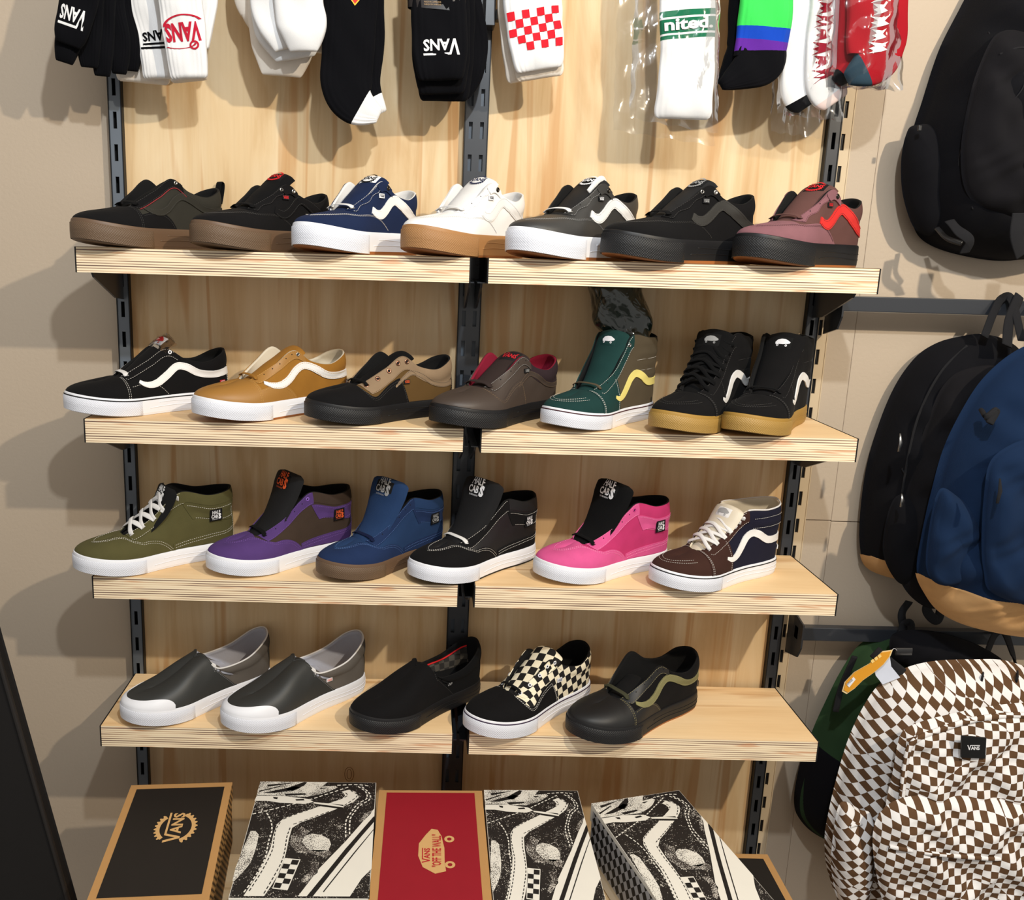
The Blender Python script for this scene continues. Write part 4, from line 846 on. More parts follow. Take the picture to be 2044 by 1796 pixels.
def upright(name, label, x0, x1, cols, m, z0=-.5, z1=2.5, zs=1.843, pitch=.0697, slot=.036, sw=.0085, d=.016, y=-.008, mface=None):
    t = empty(name, label, 'shelf upright', ((x0 + x1) / 2, y, z0)); hw = (x1 - x0) / 2; H = z1 - z0
    zz = [0.0]; k0 = math.ceil((z0 + .02 - zs) / pitch)
    sl = []
    z = zs + k0 * pitch
    while z + slot < z1 - .02: sl.append((z - z0, z + slot - z0)); z += pitch
    ed = [-hw]
    for c in cols: ed += [c - sw / 2, c + sw / 2]
    ed.append(hw); rows = [0.0]
    for a, b in sl: rows += [a, b]
    rows.append(H); mb = MB(); fy = -d
    for i in range(len(ed) - 1):
        for j in range(len(rows) - 1):
            a, b, c, e = ed[i], ed[i + 1], rows[j], rows[j + 1]
            if i % 2 == 1 and j % 2 == 1:
                yb = fy + .004
                mb.add([(a, fy, c), (b, fy, c), (b, fy, e), (a, fy, e), (a, yb, c), (b, yb, c), (b, yb, e), (a, yb, e)], [(0, 4, 5, 1), (1, 5, 6, 2), (2, 6, 7, 3), (3, 7, 4, 0)])
            else: mb.add([(a, fy, c), (b, fy, c), (b, fy, e), (a, fy, e)], [(0, 1, 2, 3)])
    mb.add([(-hw, 0, 0), (hw, 0, 0), (hw, 0, H), (-hw, 0, H), (-hw, fy, 0), (hw, fy, 0), (hw, fy, H), (-hw, fy, H)], [(0, 4, 7, 3), (1, 2, 6, 5), (2, 3, 7, 6), (0, 1, 5, 4)])
    m3 = MB(); m3.add([(-hw, -.001, 0), (hw, -.001, 0), (hw, -.001, H), (-hw, -.001, H)], [(0, 1, 2, 3)]); m3.build('slot_backing', STEELG if len(cols) > 1 else BLKEDGE, t)  # black sheet behind single slots stands in for shade inside the hollow channel
    mb.build('slotted_channel', m, t)
    for s_ in (-1, 1):
        m2 = MB(); x = s_ * hw; m2.box((x - .0012, fy - .0015, 0), (x + .0012, 0, H)); m2.build('edge_flange', CREAMST if m is CREAMST else BLKEDGE, t)
    return t
upright('shelf_upright', 'grey slotted steel upright with one slot column at the left end of the shelves', -.8205, -.7925, [-.001], STEELG, y=-.0005, d=.022)
upright('shelf_upright', 'black double-slotted steel upright in the middle between the two shelf bays', -.0275, .0235, [-.0125, .0125], STEEL)
upright('shelf_upright', 'black slotted steel upright at the right end of the shelves', .787, .8145, [.0], STEEL, y=-.0005, d=.022)
upright('shelf_upright', 'cream painted slotted upright set flush beside the right black upright', .817, .847, [-.003], CREAMST, y=-.0005, d=.006)

# ------------------------------------------------------------------ shelves
D = .2763; T = .0501; X = {0: (-.8165, -.0165), 1: (.0165, .8165)}
ZR = {1: (1.5842, 1.5842), 2: (1.2315, 1.2315), 3: (.8826, .8826), 4: (.5262, .5262)}
side_nm = {0: 'left', 1: 'right'}; ord_nm = {1: 'top', 2: 'second', 3: 'third', 4: 'bottom'}
for r in (1, 2, 3, 4):
    for b in (0, 1):
        x0, x1 = X[b]; z = ZR[r][b]; g = empty('shelf', '%s plywood shelf with black ends in the %s bay' % (ord_nm[r], side_nm[b]), 'shelf', ((x0 + x1) / 2, 0, z - T))
        hw = (x1 - x0) / 2; mb = MB(); y1 = -.0235
        mb.add([(-hw + .003, -D, 0), (hw - .003, -D, 0), (hw - .003, y1, 0), (-hw + .003, y1, 0), (-hw + .003, -D, T), (hw - .003, -D, T), (hw - .003, y1, T), (-hw + .003, y1, T)],
               [(0, 3, 2, 1), (4, 5, 6, 7)], 0)
        mb.add([(-hw + .003, -D, 0), (hw - .003, -D, 0), (hw - .003, y1, 0), (-hw + .003, y1, 0), (-hw + .003, -D, T), (hw - .003, -D, T), (hw - .003, y1, T), (-hw + .003, y1, T)],
               [(0, 1, 5, 4), (1, 2, 6, 5), (2, 3, 7, 6), (3, 0, 4, 7)], 1)
        bo = mb.build('board', None, g, mats=[PLYH, EDGE])
        # object coordinates per shelf differ: shift the mesh material space by moving the object origin
        for s_ in (-1, 1):
            m2 = MB(); xa = s_ * (hw - .003); m2.box((min(xa, s_ * hw), -D - .0008, -.0005), (max(xa, s_ * hw), y1, T + .0008)); bevel(m2.build('end_cap', BLKEDGE, g), .0006, 1)
        bx = (-.8065 if b == 0 else .801) - (x0 + x1) / 2; cx = (-.0145 if b == 0 else .0105) - (x0 + x1) / 2
        for xx in (bx, cx):
            m2 = MB(); P = [(-.0235, 0), (-.215, 0), (-.205, -.012), (-.075, -.062), (-.0235, -.068)]; t2 = .0022
            V = [(xx - t2, a, c) for a, c in P] + [(xx + t2, a, c) for a, c in P]; n = len(P)
            m2.add(V, [tuple(range(n)), tuple(reversed(range(n, 2 * n)))] + [(i, (i + 1) % n, (i + 1) % n + n, i + n) for i in range(n)])
            m2.box((xx - .009, -.215, -.0025), (xx + .009, -.0235, -.0002)); m2.build('bracket', STEEL, g)
#SHOESHERE
build_shoes()
# ------------------------------------------------------------------ shoe boxes
KRAFT = mat('kraft_card', (182, 138, 86), .8, .05, .2, 400); BOXK = mat('black_print_card', (34, 30, 27), .6, .05, .05); BOXR = mat('red_print_card', (146, 24, 38), .6, .05, .05); BOXW = mat('white_card', (228, 224, 214), .6, .02, .05)
INK = mat('black_ink', (30, 27, 26), .65, .05, 0); KINK = mat('kraft_ink', (206, 164, 108), .7, .03, 0); RINK = mat('red_ink', (176, 34, 44), .7, .03, 0)
def halftone(name, dark, light, thr, scale=420, blob=18):
    m = bpy.data.materials.new(name); m.use_nodes = True; nt = m.node_tree; L = nt.links; b = nt.nodes['Principled BSDF']; b.inputs['Roughness'].default_value = .6
    tc = N(nt, 'ShaderNodeTexCoord'); nz = N(nt, 'ShaderNodeTexNoise', Scale=float(blob), Detail=6.0, Roughness=.8); L.new(tc.outputs['Object'], nz.inputs[0])
    n2 = N(nt, 'ShaderNodeTexNoise', Scale=float(scale), Detail=1.0); L.new(tc.outputs['Object'], n2.inputs[0])
    ad = N(nt, 'ShaderNodeMath', operation='ADD'); L.new(nz.outputs[0], ad.inputs[0]); L.new(n2.outputs[0], ad.inputs[1])
    gt = N(nt, 'ShaderNodeMath', operation='GREATER_THAN'); gt.inputs[1].default_value = thr; L.new(ad.outputs[0], gt.inputs[0])
    mx = N(nt, 'ShaderNodeMix', data_type='RGBA'); mx.inputs[6].default_value = (*lin(dark), 1); mx.inputs[7].default_value = (*lin(light), 1); L.new(gt.outputs[0], mx.inputs[0]); L.new(mx.outputs[2], b.inputs['Base Color'])
    return m
HTD = halftone('halftone_dark', (27, 23, 22), (206, 200, 190), 1.20); HTL = halftone('halftone_light', (60, 54, 50), (226, 222, 212), .93, 500); HTM = halftone('halftone_mid', (44, 38, 36), (216, 210, 200), 1.06, 500)
GREYCARD = mat('grey_card', (176, 174, 176), .6, .02, 0)
DIAW = checker_mat('black_grey_check_card', (30, 28, 28), (168, 168, 172), .0165, rough=.6, bump=0); DIAK = checker_mat('kraft_black_check_card', (28, 24, 22), (196, 150, 92), .009, rough=.6, bump=0)
def quad_frame(A, B, C_, Dd):      # far-left, far-right, near-right, near-left in the plane
    A, B, C_, Dd = [np.array(p[:2], float) for p in (A, B, C_, Dd)]
    return lambda u, v: (1 - v)[:, None] * ((1 - u)[:, None] * A + u[:, None] * B) + v[:, None] * ((1 - u)[:, None] * Dd + u[:, None] * C_)
def dashes(pts, w=.010, L=.03, gap=.018, asp=1.6):
    P = cr(np.array(pts, float), 80) * [1, asp]; d = np.r_[0, np.cumsum(np.linalg.norm(np.diff(P, axis=0), axis=1))]; V = []; Fc = []
    for a in np.arange(0, d[-1] - L, L + gap):
        p, q = [np.array([np.interp(x, d, P[:, 0]), np.interp(x, d, P[:, 1])]) for x in (a, a + L)]; t = (q - p) / np.linalg.norm(q - p); s_ = np.array([-t[1], t[0]]) * w / 2
        k = len(V); V += [p - s_, p + s_, q + s_, q - s_]; Fc.append((k, k + 1, k + 2, k + 3))
    return np.array(V) / [1, asp], Fc
def zoomuv(pts):   # artwork drawn on the second lid, in crop units -> lid fractions
    o = []
    for x, y in pts:
        l = 480 + (95 - 480) * (y - 120) / 1419; r = 1870 + (1800 - 1870) * (y - 120) / 1419; o.append(((x - l) / (r - l), (y - 120) / 1419 * .985))
    return o
ART = [
 ('lace_print', 'HTL', [(480, 120), (1290, 120), (1210, 190), (1380, 175), (1405, 200), (1300, 260), (1200, 300), (1060, 330), (1040, 340), (700, 330), (430, 330), (440, 250)]),
 ('lace_print', 'BOXW', [(430, 320), (700, 325), (900, 350), (1050, 370), (1110, 410), (1000, 440), (700, 425), (540, 400), (395, 400)]),
 ('hook_print', 'BOXW', [(1450, 262), (1540, 232), (1620, 262), (1660, 335), (1600, 400), (1480, 468), (1290, 428), (1440, 370), (1492, 325), (1480, 285)]),
 ('bar_print', 'BOXW', [(1110, 412), (1470, 448), (1475, 485), (1110, 432)]),
 ('stripe_print', 'BOXW', [(1190, 470), (900, 572), (740, 640), (660, 715), (615, 850), (585, 1000), (520, 1150), (420, 1330), (270, 1539), (520, 1539), (610, 1420), (700, 1280), (750, 1150), (775, 1050), (805, 900), (845, 760), (950, 690), (1150, 612), (1400, 500)]),
 ('label_print', 'BOXW', [(760, 1125), (952, 1140), (800, 1478), (612, 1460)]),
 ('diagonal_print', 'BOXW', [(1850, 490), (1848, 590), (1500, 1010), (1035, 1539), (930, 1539), (1180, 1240), (1500, 920)]),
 ('diagonal_print', 'BOXW', [(1840, 670), (1820, 1240), (1700, 1350), (1560, 1539), (1110, 1539), (1500, 1090)]),
 ('halftone_print', 'HTL', [(340, 800), (400, 800), (440, 850), (420, 950), (390, 1060), (345, 1180), (250, 1290), (150, 1385), (130, 1380), (165, 1230), (240, 1040), (300, 900)]),
 ('halftone_print', 'HTL', [(960, 930), (1000, 860), (1080, 830), (1200, 845), (1300, 900), (1320, 960), (1290, 1030), (1180, 1050), (1050, 1030)]),
 ('halftone_print', 'HTM', [(830, 860), (960, 740), (1060, 800), (1000, 860), (960, 930), (1050, 1030), (1290, 1030), (1340, 1060), (1270, 1120), (1120, 1080), (900, 1060), (820, 960)]),
 ('halftone_print', 'HTM', [(1830, 510), (1740, 560), (1650, 670), (1700, 680), (1800, 570)]),
 ('halftone_print', 'HTM', [(1060, 1160), (1180, 1170), (1160, 1290), (1000, 1400), (960, 1370), (1080, 1260)])]
ARTK = [('ink_line', [(1850, 600), (1845, 675), (1500, 1080), (1110, 1539), (1040, 1539), (1500, 1010)]), ('ink_line', [(1838, 770), (1838, 782), (1600, 1080), (1240, 1500), (1232, 1490), (1590, 1070)]),
        ('ink_line', [(500, 290), (800, 215), (1000, 125), (1040, 130), (1000, 180), (860, 250), (640, 290)]), ('ink_line', [(780, 225), (900, 190), (960, 210), (860, 260), (800, 250)]), ('ink_line', [(450, 262), (700, 190), (720, 196), (460, 275)]), ('ink_line', [(890, 378), (990, 370), (1000, 392), (900, 396)]),
        ('ink_line', [(620, 345), (680, 352), (670, 378), (630, 370)]), ('ink_line', [(1110, 434), (1470, 488), (1400, 502), (1130, 452)]), ('ink_line', [(560, 170), (900, 135), (700, 175), (560, 200)]), ('ink_line', [(760, 300), (1010, 290), (1020, 310), (780, 330)]), ('ink_line', [(1180, 210), (1290, 205), (1200, 228)])]
DASH = [([(365, 585), (600, 520), (830, 455), (1080, 375), (1300, 290), (1560, 185)], 'BOXW'), ([(540, 570), (590, 680), (598, 800), (560, 930), (510, 1150), (370, 1380), (250, 1530)], 'BOXW'),
        ([(1650, 185), (1740, 260), (1755, 360), (1650, 430), (1560, 560), (1500, 680), (1500, 900)], 'BOXW'), ([(1700, 190), (1790, 290), (1785, 380), (1680, 450), (1590, 570), (1550, 660), (1545, 870)], 'BOXW'), ([(1400, 170), (1640, 158), (1830, 185)], 'BOXW'),
        ([(700, 690), (645, 790), (620, 930), (600, 1050), (480, 1280), (330, 1500)], 'INK'), ([(820, 760), (780, 880), (760, 1020), (720, 1170), (620, 1350), (500, 1539)], 'INK'), ([(860, 715), (1100, 622), (1350, 520)], 'INK'), ([(740, 650), (900, 580), (1160, 480)], 'INK'), ([(1500, 280), (1510, 330), (1300, 425)], 'INK'), ([(1560, 245), (1640, 320), (1480, 462)], 'INK')]
def shoe_box(label, corners, top, H, kind, group=None, tilt=0.0):
    """corners on the lid plane: far-left, far-right, near-right, near-left (world xy)"""
    A, B, C_, Dd = [np.array(p[:2], float) for p in corners]; c = (A + B + C_ + Dd) / 4
    g = empty('shoe_box', label, 'box', (c[0], c[1], top - H)); P = [p - c for p in (A, B, C_, Dd)]
    edge = {'black': KRAFT, 'red': KRAFT, 'art': BOXW}[kind]
    def slab(z0, z1, ins, m, name, sides=None):
        Q = [p * (1 - ins / np.linalg.norm(p)) for p in P]; mb = MB()
        V = [(p[0], p[1], z) for z in (z0, z1) for p in Q]; mb.add(V, [(0, 1, 2, 3), (7, 6, 5, 4)], 0)
        for i in range(4):
            a, b = i, (i + 1) % 4; L_ = np.linalg.norm(Q[b] - Q[a]); h = z1 - z0
            mb.add([V[a], V[b], V[b + 4], V[a + 4]], [(0, 1, 2, 3)], 1 if sides is not None else 0, uv=[(0, 0), (L_, 0), (L_, h), (0, h)])
        return mb.build(name, m, g, mats=[m, sides] if sides is not None else None)
    body = slab(0, H - .034, .004, edge, 'box_body', DIAK if kind == 'black' else (KRAFT if kind == 'red' else BOXW))
    lid = slab(H - .042, H, 0, edge, 'lid', DIAK if kind == 'black' else None); bevel(lid, .0012, 1)
    fr = quad_frame(*P)
    if kind == 'art':      # check panels sunk in a white border on the long sides
        for i in (1, 3):
            a, b = P[i], P[(i + 1) % 4]; t = (b - a) / np.linalg.norm(b - a); n = np.array([t[1], -t[0]]); n = n * (1 if n @ (a + b) > 0 else -1); L_ = np.linalg.norm(b - a)
            def pt(s_, z): q = a + t * s_ + n * .0006; return (q[0], q[1], z)
            mb = MB(); mb.add([pt(.012, H - .118), pt(L_ - .012, H - .118), pt(L_ - .012, H - .010), pt(.012, H - .010)], [(0, 1, 2, 3)], 0, uv=[((x + z) * .70, (x * .70 - z * .62)) for x, z in ((0, 0), (L_, 0), (L_, .108), (0, .108))])
            mb.build('check_panel', DIAW, lid)
    fn = lambda z: (lambda UV: np.concatenate([fr(UV[:, 0], UV[:, 1]), np.full((len(UV), 1), z)], 1))
    asp = np.linalg.norm(P[3] - P[0]) / np.linalg.norm(P[1] - P[0])
    if kind == 'art':
        MM = dict(HTL=HTL, HTM=HTM, BOXW=BOXW, INK=INK); e = .0006
        mesh('lid_print', fn(H + .0005)(np.array([(.004, .003), (.996, .003), (.996, .997), (.004, .997)])), [(0, 1, 2, 3)], HTD, lid, False)
        for nm, m, pts in ART:
            p = np.array(zoomuv(pts)); f = tess(p); mesh(nm, fn(H + .0009)(p), f, MM[m], lid, False)
        for nm, pts in ARTK:
            p = np.array(zoomuv(pts)); mesh(nm, fn(H + .0013)(p), tess(p), INK, lid, False)
        for pts, m in DASH:
            V, Fc = dashes(zoomuv(pts), .011 if m == 'BOXW' else .008, asp=asp); mesh('dash_print', fn(H + (.0013 if m == 'BOXW' else .0014))(V), Fc, MM[m], lid, False)
        q = [np.array(p) for p in zoomuv([(760, 1125), (952, 1140), (800, 1478), (612, 1460)])]; V = []; Fc = []
        for j in range(6):
            for i in range(2):
                if (i + j) % 2: 
                    u0, u1, v0, v1 = .06 + .44 * i, .06 + .44 * (i + 1), .04 + j * .155, .04 + (j + 1) * .155; k = len(V)
                    V += [(1 - v) * ((1 - u) * q[0] + u * q[1]) + v * ((1 - u) * q[3] + u * q[2]) for u, v in ((u0, v0), (u1, v0), (u1, v1), (u0, v1))]; Fc.append((k, k + 1, k + 2, k + 3))
        mesh('check_print', fn(H + .0014)(np.array(V)), Fc, INK, lid, False)
    else:
        m = BOXK if kind == 'black' else BOXR; bx, by = (.07, .045) if kind == 'black' else (.075, .025)
        mesh('lid_print', fn(H + .0006)(np.array([(bx, by), (1 - bx, by), (1 - bx, 1 - by), (bx, 1 - by)])), [(0, 1, 2, 3)], m, lid, False)
        def logo(t2, cu, cv, size, m_, nm, dz=0, mir=1):
            V, Fc = t2; a = np.asarray(V)      # text reads towards the wall
            UV = np.stack([cu - a[:, 1] * size, cv - a[:, 0] * size / asp], 1); mesh(nm, fn(H + .0010 + dz)(UV), Fc, m_, lid, False)
        if kind == 'black' and not tilt: logo(gearlogo(), .56, .42, .19, KINK, 'gear_logo')
        if kind == 'red':
            logo(skateboard(), .52, .56, .205, KINK, 'board_logo'); logo(skateboard_text(), .52, .56, .205, RINK, 'board_lettering', .0005)
    return g
ZL = .3605; HB = .155
K = lambda *p: [az(u, v, ZL) for u, v in p]
def near(c, L):    # parallelogram completion helper: extend side directions to the true lid length
    A, B, d = c; A, B, d = A[:2], B[:2], (d[:2] - A[:2]) / np.linalg.norm(d[:2] - A[:2]); return [A, B, B + d * L, A + d * L]
LB = .385
shoe_box('black shoe box with kraft edges and gear logo, leftmost on the lower platform', near(K((262, 1567), (464, 1561), (172, 1800)), .388), ZL, HB, 'black')
b2 = K((520, 1560), (751, 1562), (455, 1796)); shoe_box('black and white printed shoe box between the black box and the red box', near(b2, LB), ZL, HB, 'art')
b3 = K((757, 1577), (962, 1578), (735, 1800)); shoe_box('red shoe box with kraft edges and a skateboard logo', near(b3, LB), ZL, HB, 'red')
b4 = K((966, 1577), (1153, 1578), (985, 1800)); shoe_box('black and white printed shoe box right beside the red box', near(b4, LB), ZL, HB, 'art')
b5 = K((1180, 1607), (1355, 1580), (1312, 1800)); shoe_box('turned black and white printed shoe box with checkered side, rightmost of the printed ones', near(b5, LB), ZL + .004, HB, 'art')
k6 = [az(u, v, .2) for u, v in ((1300, 1700), (1532, 1705), (1590, 1810))]
B6, D6 = k6[1][:2], (k6[2] - k6[1])[:2]; D6 = D6 / np.linalg.norm(D6); A6 = B6 + np.array([-1, .0]) * .235
shoe_box('black shoe box with kraft edges, low at the right end under the turned box', [A6, B6, B6 + D6 * .37, A6 + D6 * .37], .200, .155, 'black', tilt=1)
# lower layer that carries the boxes
zt = ZL - HB - .0008
g = empty('display_platform', 'low plywood display platform under the shoe boxes', 'platform', (0, -.35, -.9))
mb = MB(); mb.box((-.80, -.25, 0), (.50, .075, zt + .9)); bevel(mb.build('upper_step', PLYH, g), .002); mb = MB(); mb.box((.502, -.25, 0), (.76, .10, .9 + .0442)); bevel(mb.build('lower_step', PLYH, g), .002)
# ------------------------------------------------------------------ black leaning board at the left
p = [at(-120, 900, -.45), at(-12, 1290, -.45), at(134, 1800, -.45), at(190, 2000, -.45), at(-200, 2000, -.45), at(-260, 900, -.45)]
t = empty('display_board', 'tall black board leaning at the left edge of the picture', 'board', tuple(p[3]))
V = [tuple(np.array(q) - p[3]) for q in p] + [tuple(np.array(q) - p[3] + [.0, .035, 0]) for q in p]; n = 6
bevel(mesh('board_face', V, [tuple(range(n)), tuple(reversed(range(n, 2 * n)))] + [(i, (i + 1) % n, (i + 1) % n + n, i + n) for i in range(n)], mat('black_board', (20, 18, 18), .7, .1, .1), t, False), .003)
e_ = cr([np.array(q) - p[3] + [.004, -.001, 0] for q in p[:4]], 20); V, Fc = tube(e_, .008, .012, up=(0, 1, 0)); mesh('board_edge', V, Fc, mat('dark_edge', (34, 31, 30), .5, bump=0), t)

# ------------------------------------------------------------------ hanging rails
def rail(label, xa, xb, z, y0=-.075, h=.034, d=.022):
    t = empty('hanging_rail', label, 'rail', ((xa + xb) / 2, 0, z)); cx = (xa + xb) / 2
    mb = MB(); mb.box((xa - cx, y0, -h / 2), (xb - cx, y0 + d, h / 2)); bevel(mb.build('bar', STEEL, t), .0015)
    for x in (xa, xb - .006):
        m2 = MB(); P = [(-.0145, .05), (y0 - .022, .032), (y0 - .022, -.028), (y0 - .006, -.058), (-.0145, -.075)]; x0 = x - cx
        V = [(x0, a, c) for a, c in P] + [(x0 + .004, a, c) for a, c in P]; n = len(P)
        m2.add(V, [tuple(range(n)), tuple(reversed(range(n, 2 * n)))] + [(i, (i + 1) % n, (i + 1) % n + n, i + n) for i in range(n)]); m2.build('rail_bracket', STEEL, t)
    return t
RY = -.075
r1 = at(1663, 607, RY); r2 = at(1580, 1268, RY)
rail('black rectangular hanging rail at the right, level with the top shelf underside', .832, 1.75, r1[2] + .002)
rail('black rectangular hanging rail at the lower right, behind the green backpack', .832, 1.75, r2[2] + .004)
rail('black rectangular hanging rail high at the right, above the frame', .832, 1.75, 2.36)
# ------------------------------------------------------------------ socks
WK = knit('white_knit', (222, 221, 221)); WK2 = knit('ivory_knit', (226, 216, 204)); KK = knit('black_knit', (13, 13, 16)); REDK = knit('red_knit', (198, 26, 38)); GRK = knit('green_knit', (20, 104, 72)); NGR = knit('bright_green_knit', (60, 196, 84)); BLK_ = knit('blue_knit', (24, 66, 170)); VIO = knit('violet_knit', (88, 40, 140)); CRIM = knit('crimson_knit', (150, 24, 34)); TEALK = knit('dark_teal_knit', (44, 62, 74)); PINKK = knit('pale_pink_knit', (228, 206, 200)); DRK = knit('dark_red_knit', (140, 24, 44))
class Sock:
    """flattened knitted tube; path given as photo columns/rows on a plane y, width in photo px"""
    def __init__(s, parent, path, width, y, th=.012, ribs=0, yslope=0.0, nm='tube', bands=None, m=WK, tip=1.0, cuff=False, amp=.0007):
        P = np.array([at(u, v, y) for u, v in path]); n = 90; s.c = cr(P, n); s.y = y
        w = np.array([np.linalg.norm(at(u + k / 2, v, y) - at(u - k / 2, v, y)) for (u, v), k in zip(path, width)]); s.w = cr(w[:, None], n)[:, 0] / 2
        d = np.r_[0, np.cumsum(np.linalg.norm(np.diff(s.c, axis=0), axis=1))]; s.L = d[-1]; s.s = d / d[-1]; s.th = th; s.o = np.array(parent.location)
        T = nrm(np.gradient(s.c, axis=0)); s.A = nrm(np.stack([-T[:, 2], T[:, 1] * 0, T[:, 0]], 1)); s.A = np.where(s.A[:, :1] < 0, -s.A, s.A) if abs(s.A[0, 0]) > .3 else s.A
        m_ = 72; ph = np.linspace(0, 2 * np.pi, m_, endpoint=False); cx = np.sign(np.cos(ph)) * np.abs(np.cos(ph)) ** .75; cy = np.sign(np.sin(ph)) * np.abs(np.sin(ph)) ** .6
        end = np.sqrt(np.clip(1 - np.clip((s.s - (1 - .035 * tip)) / (.035 * tip), 0, 1) ** 2, 0, 1)); top = np.ones(n); s.end = end
        wv = s.w * (.82 + .18 * end) * (1 + .012 * np.sin(s.s * 23 + P[0, 0] * 40)); hv = th * (.12 + .88 * end) * (1 + .10 * np.sin(s.s * 17))
        V = s.c[:, None] + s.A[:, None] * (cx[None, :, None] * wv[:, None, None]); V[..., 1] -= cy[None] * hv[:, None]
        if ribs: V[..., 1] -= (np.cos(cx[None] * np.pi * ribs) * amp * np.sign(cy)[None])
        V[..., 1] += .0012 * np.sin(V[..., 0] * 90 + V[..., 2] * 60)
        s.wv, s.hv = wv, hv; bands = bands or [(0, 1, m)]; s.parts = []
        for k, (a, b, mm) in enumerate(bands):
            i0, i1 = int(round(a * (n - 1))), int(round(b * (n - 1))); G = V[i0:i1 + 1].reshape(-1, 3) - s.o; ni = i1 - i0 + 1
            Fc = gridf(ni, m_, cv=True)
            if k == 0: Fc.append(tuple(range(m_)))
            if k == len(bands) - 1: Fc.append(tuple(reversed(range((ni - 1) * m_, ni * m_))))
            s.parts.append(mesh(nm if len(bands) == 1 else nm + '_band', G, Fc, mm, parent, True))
    def front(s, xi, sv, off=.0012):
        """xi -1..1 across, sv 0..1 along -> point on the front skin"""
        xi = np.asarray(xi, float); sv = np.asarray(sv, float); I = lambda a: np.interp(sv, s.s, a)
        c = np.stack([I(s.c[:, 0]), I(s.c[:, 1]), I(s.c[:, 2])], -1); A = np.stack([I(s.A[:, i]) for i in range(3)], -1); w = I(s.wv); h = I(s.hv)
        cyv = np.clip(1 - np.abs(xi) ** 2.67, 0, 1) ** .3
        P = c + A * (xi * w)[..., None]; P[..., 1] -= cyv * h + off; P[..., 1] += .0012 * np.sin(P[..., 0] * 90 + P[..., 2] * 60); return P - s.o
    def printy(s, t2, x0, x1, s0, s1, m, nm, parent, flip=False, off=.0014, rot=0):
        V, Fc = t2; V = np.asarray(V, float)
        if rot: V = np.stack([V[:, 1], -V[:, 0]], 1) if rot > 0 else np.stack([-V[:, 1], V[:, 0]], 1)
        mn, mx = V.min(0), V.max(0); a = (V - mn) / (mx - mn)
        if flip: a = 1 - a
        return mesh(nm, s.front(x0 + (x1 - x0) * a[:, 0], s1 + (s0 - s1) * a[:, 1], off), Fc, m, parent, False)
def subdiv_quads(quads, n=6):
    V = []; Fc = []
    for q in quads:
        q = np.array(q, float); k = len(V)
        for i in range(n + 1):
            for j in range(n + 1):
                u, v = i / n, j / n; V.append((1 - v) * ((1 - u) * q[0] + u * q[1]) + v * ((1 - u) * q[3] + u * q[2]))
        Fc += [(k + i * (n + 1) + j, k + (i + 1) * (n + 1) + j, k + (i + 1) * (n + 1) + j + 1, k + i * (n + 1) + j + 1) for i in range(n) for j in range(n)]
    return np.array(V), Fc
HR = empty('hook_rail', 'black rail with sock hooks above the picture frame', 'rail', (.1, -.008, 2.235)); mb = MB(); mb.box((-1.1, -.012, -.03), (.9, -.0, .03)); mb.build('rail_bar', STEEL, HR)
def peg(u, y0):
    c = at(u, -25, y0); x = c[0] - .1
    V, Fc = tube([(x, .0, 0), (x, y0 * .5, 0), (x, y0 - .02, 0), (x, y0 - .03, .012)], .007, .007, n=8); mesh('hook', V, Fc, STEEL, HR)
def sock_root(name, label, u, y, cat='sock'): 
    c = at(u, 0, y); return empty(name, label, cat, (c[0], c[1], 2.10))
TOPV = -125
# 1 black bundle
g = sock_root('sock_bundle', 'bundle of black folded socks with white lettering at the upper left', 200, -.16, 'socks')
for i, (pa, wd, y) in enumerate([([(262, TOPV), (262, 0), (272, 60), (283, 102)], [60, 60, 42, 34], -.10), ([(250, TOPV), (245, 0), (262, 80), (262, 142)], [50, 50, 44, 30], -.115), ([(238, TOPV), (225, 0), (240, 80), (238, 148)], [50, 46, 40, 32], -.13),
                                 ([(220, TOPV), (205, 0), (205, 80), (204, 152)], [54, 52, 44, 34], -.15), ([(200, TOPV), (180, 0), (178, 80), (178, 135)], [60, 56, 48, 36], -.165), ([(190, TOPV), (165, 0), (140, 70), (128, 125)], [66, 62, 52, 40], -.18)]):
    Sock(g, pa, wd, y, .012, nm='sock', m=KK, tip=4, ribs=8)
s = Sock(g, [(190, TOPV), (158, 0), (146, 50), (136, 90)], [70, 74, 70, 56], -.20, .011, m=KK, nm='sock', ribs=9, tip=3)
s.printy(vlogo(), -.75, .75, .66, .84, WK, 'woven_lettering', s.parts[0], flip=True)
# 2 white sock with black lettering, 3 white with red emblem
g = sock_root('sock', 'white ribbed crew sock with black lettering, half hidden behind the red-logo sock', 310, -.11)
s = Sock(g, [(290, TOPV), (296, 0), (312, 80), (318, 158)], [80, 80, 74, 62], -.115, .012, m=WK, nm='sock', ribs=10); s.printy(vlogo(), -.65, .95, .66, .76, KK, 'woven_lettering', s.parts[0], flip=True)
V_, F_ = subdiv_quads([[(0, 0), (1, 0), (1, 1), (0, 1)]]); s.printy((V_, F_), -.8, .9, .775, .79, KK, 'woven_line', s.parts[0])
Sock(g, [(285, TOPV), (286, 0), (288, 80), (286, 166)], [90, 90, 100, 110], -.085, .014, m=WK2, nm='folded_foot', ribs=12, tip=2)
g = sock_root('sock', 'white ribbed crew sock with red upside-down logo', 370, -.15)
Sock(g, [(385, TOPV), (390, 0), (388, 60), (385, 95)], [90, 88, 70, 64], -.125, .012, m=WK, nm='back_layer', ribs=10)
s = Sock(g, [(345, TOPV), (360, 0), (370, 80), (378, 158)], [90, 88, 84, 74], -.155, .012, m=WK, nm='sock', ribs=10)
Sock(g, [(372, 120), (378, 163)], [70, 70], -.142, .016, m=WK2, nm='folded_hem', ribs=10, tip=3)
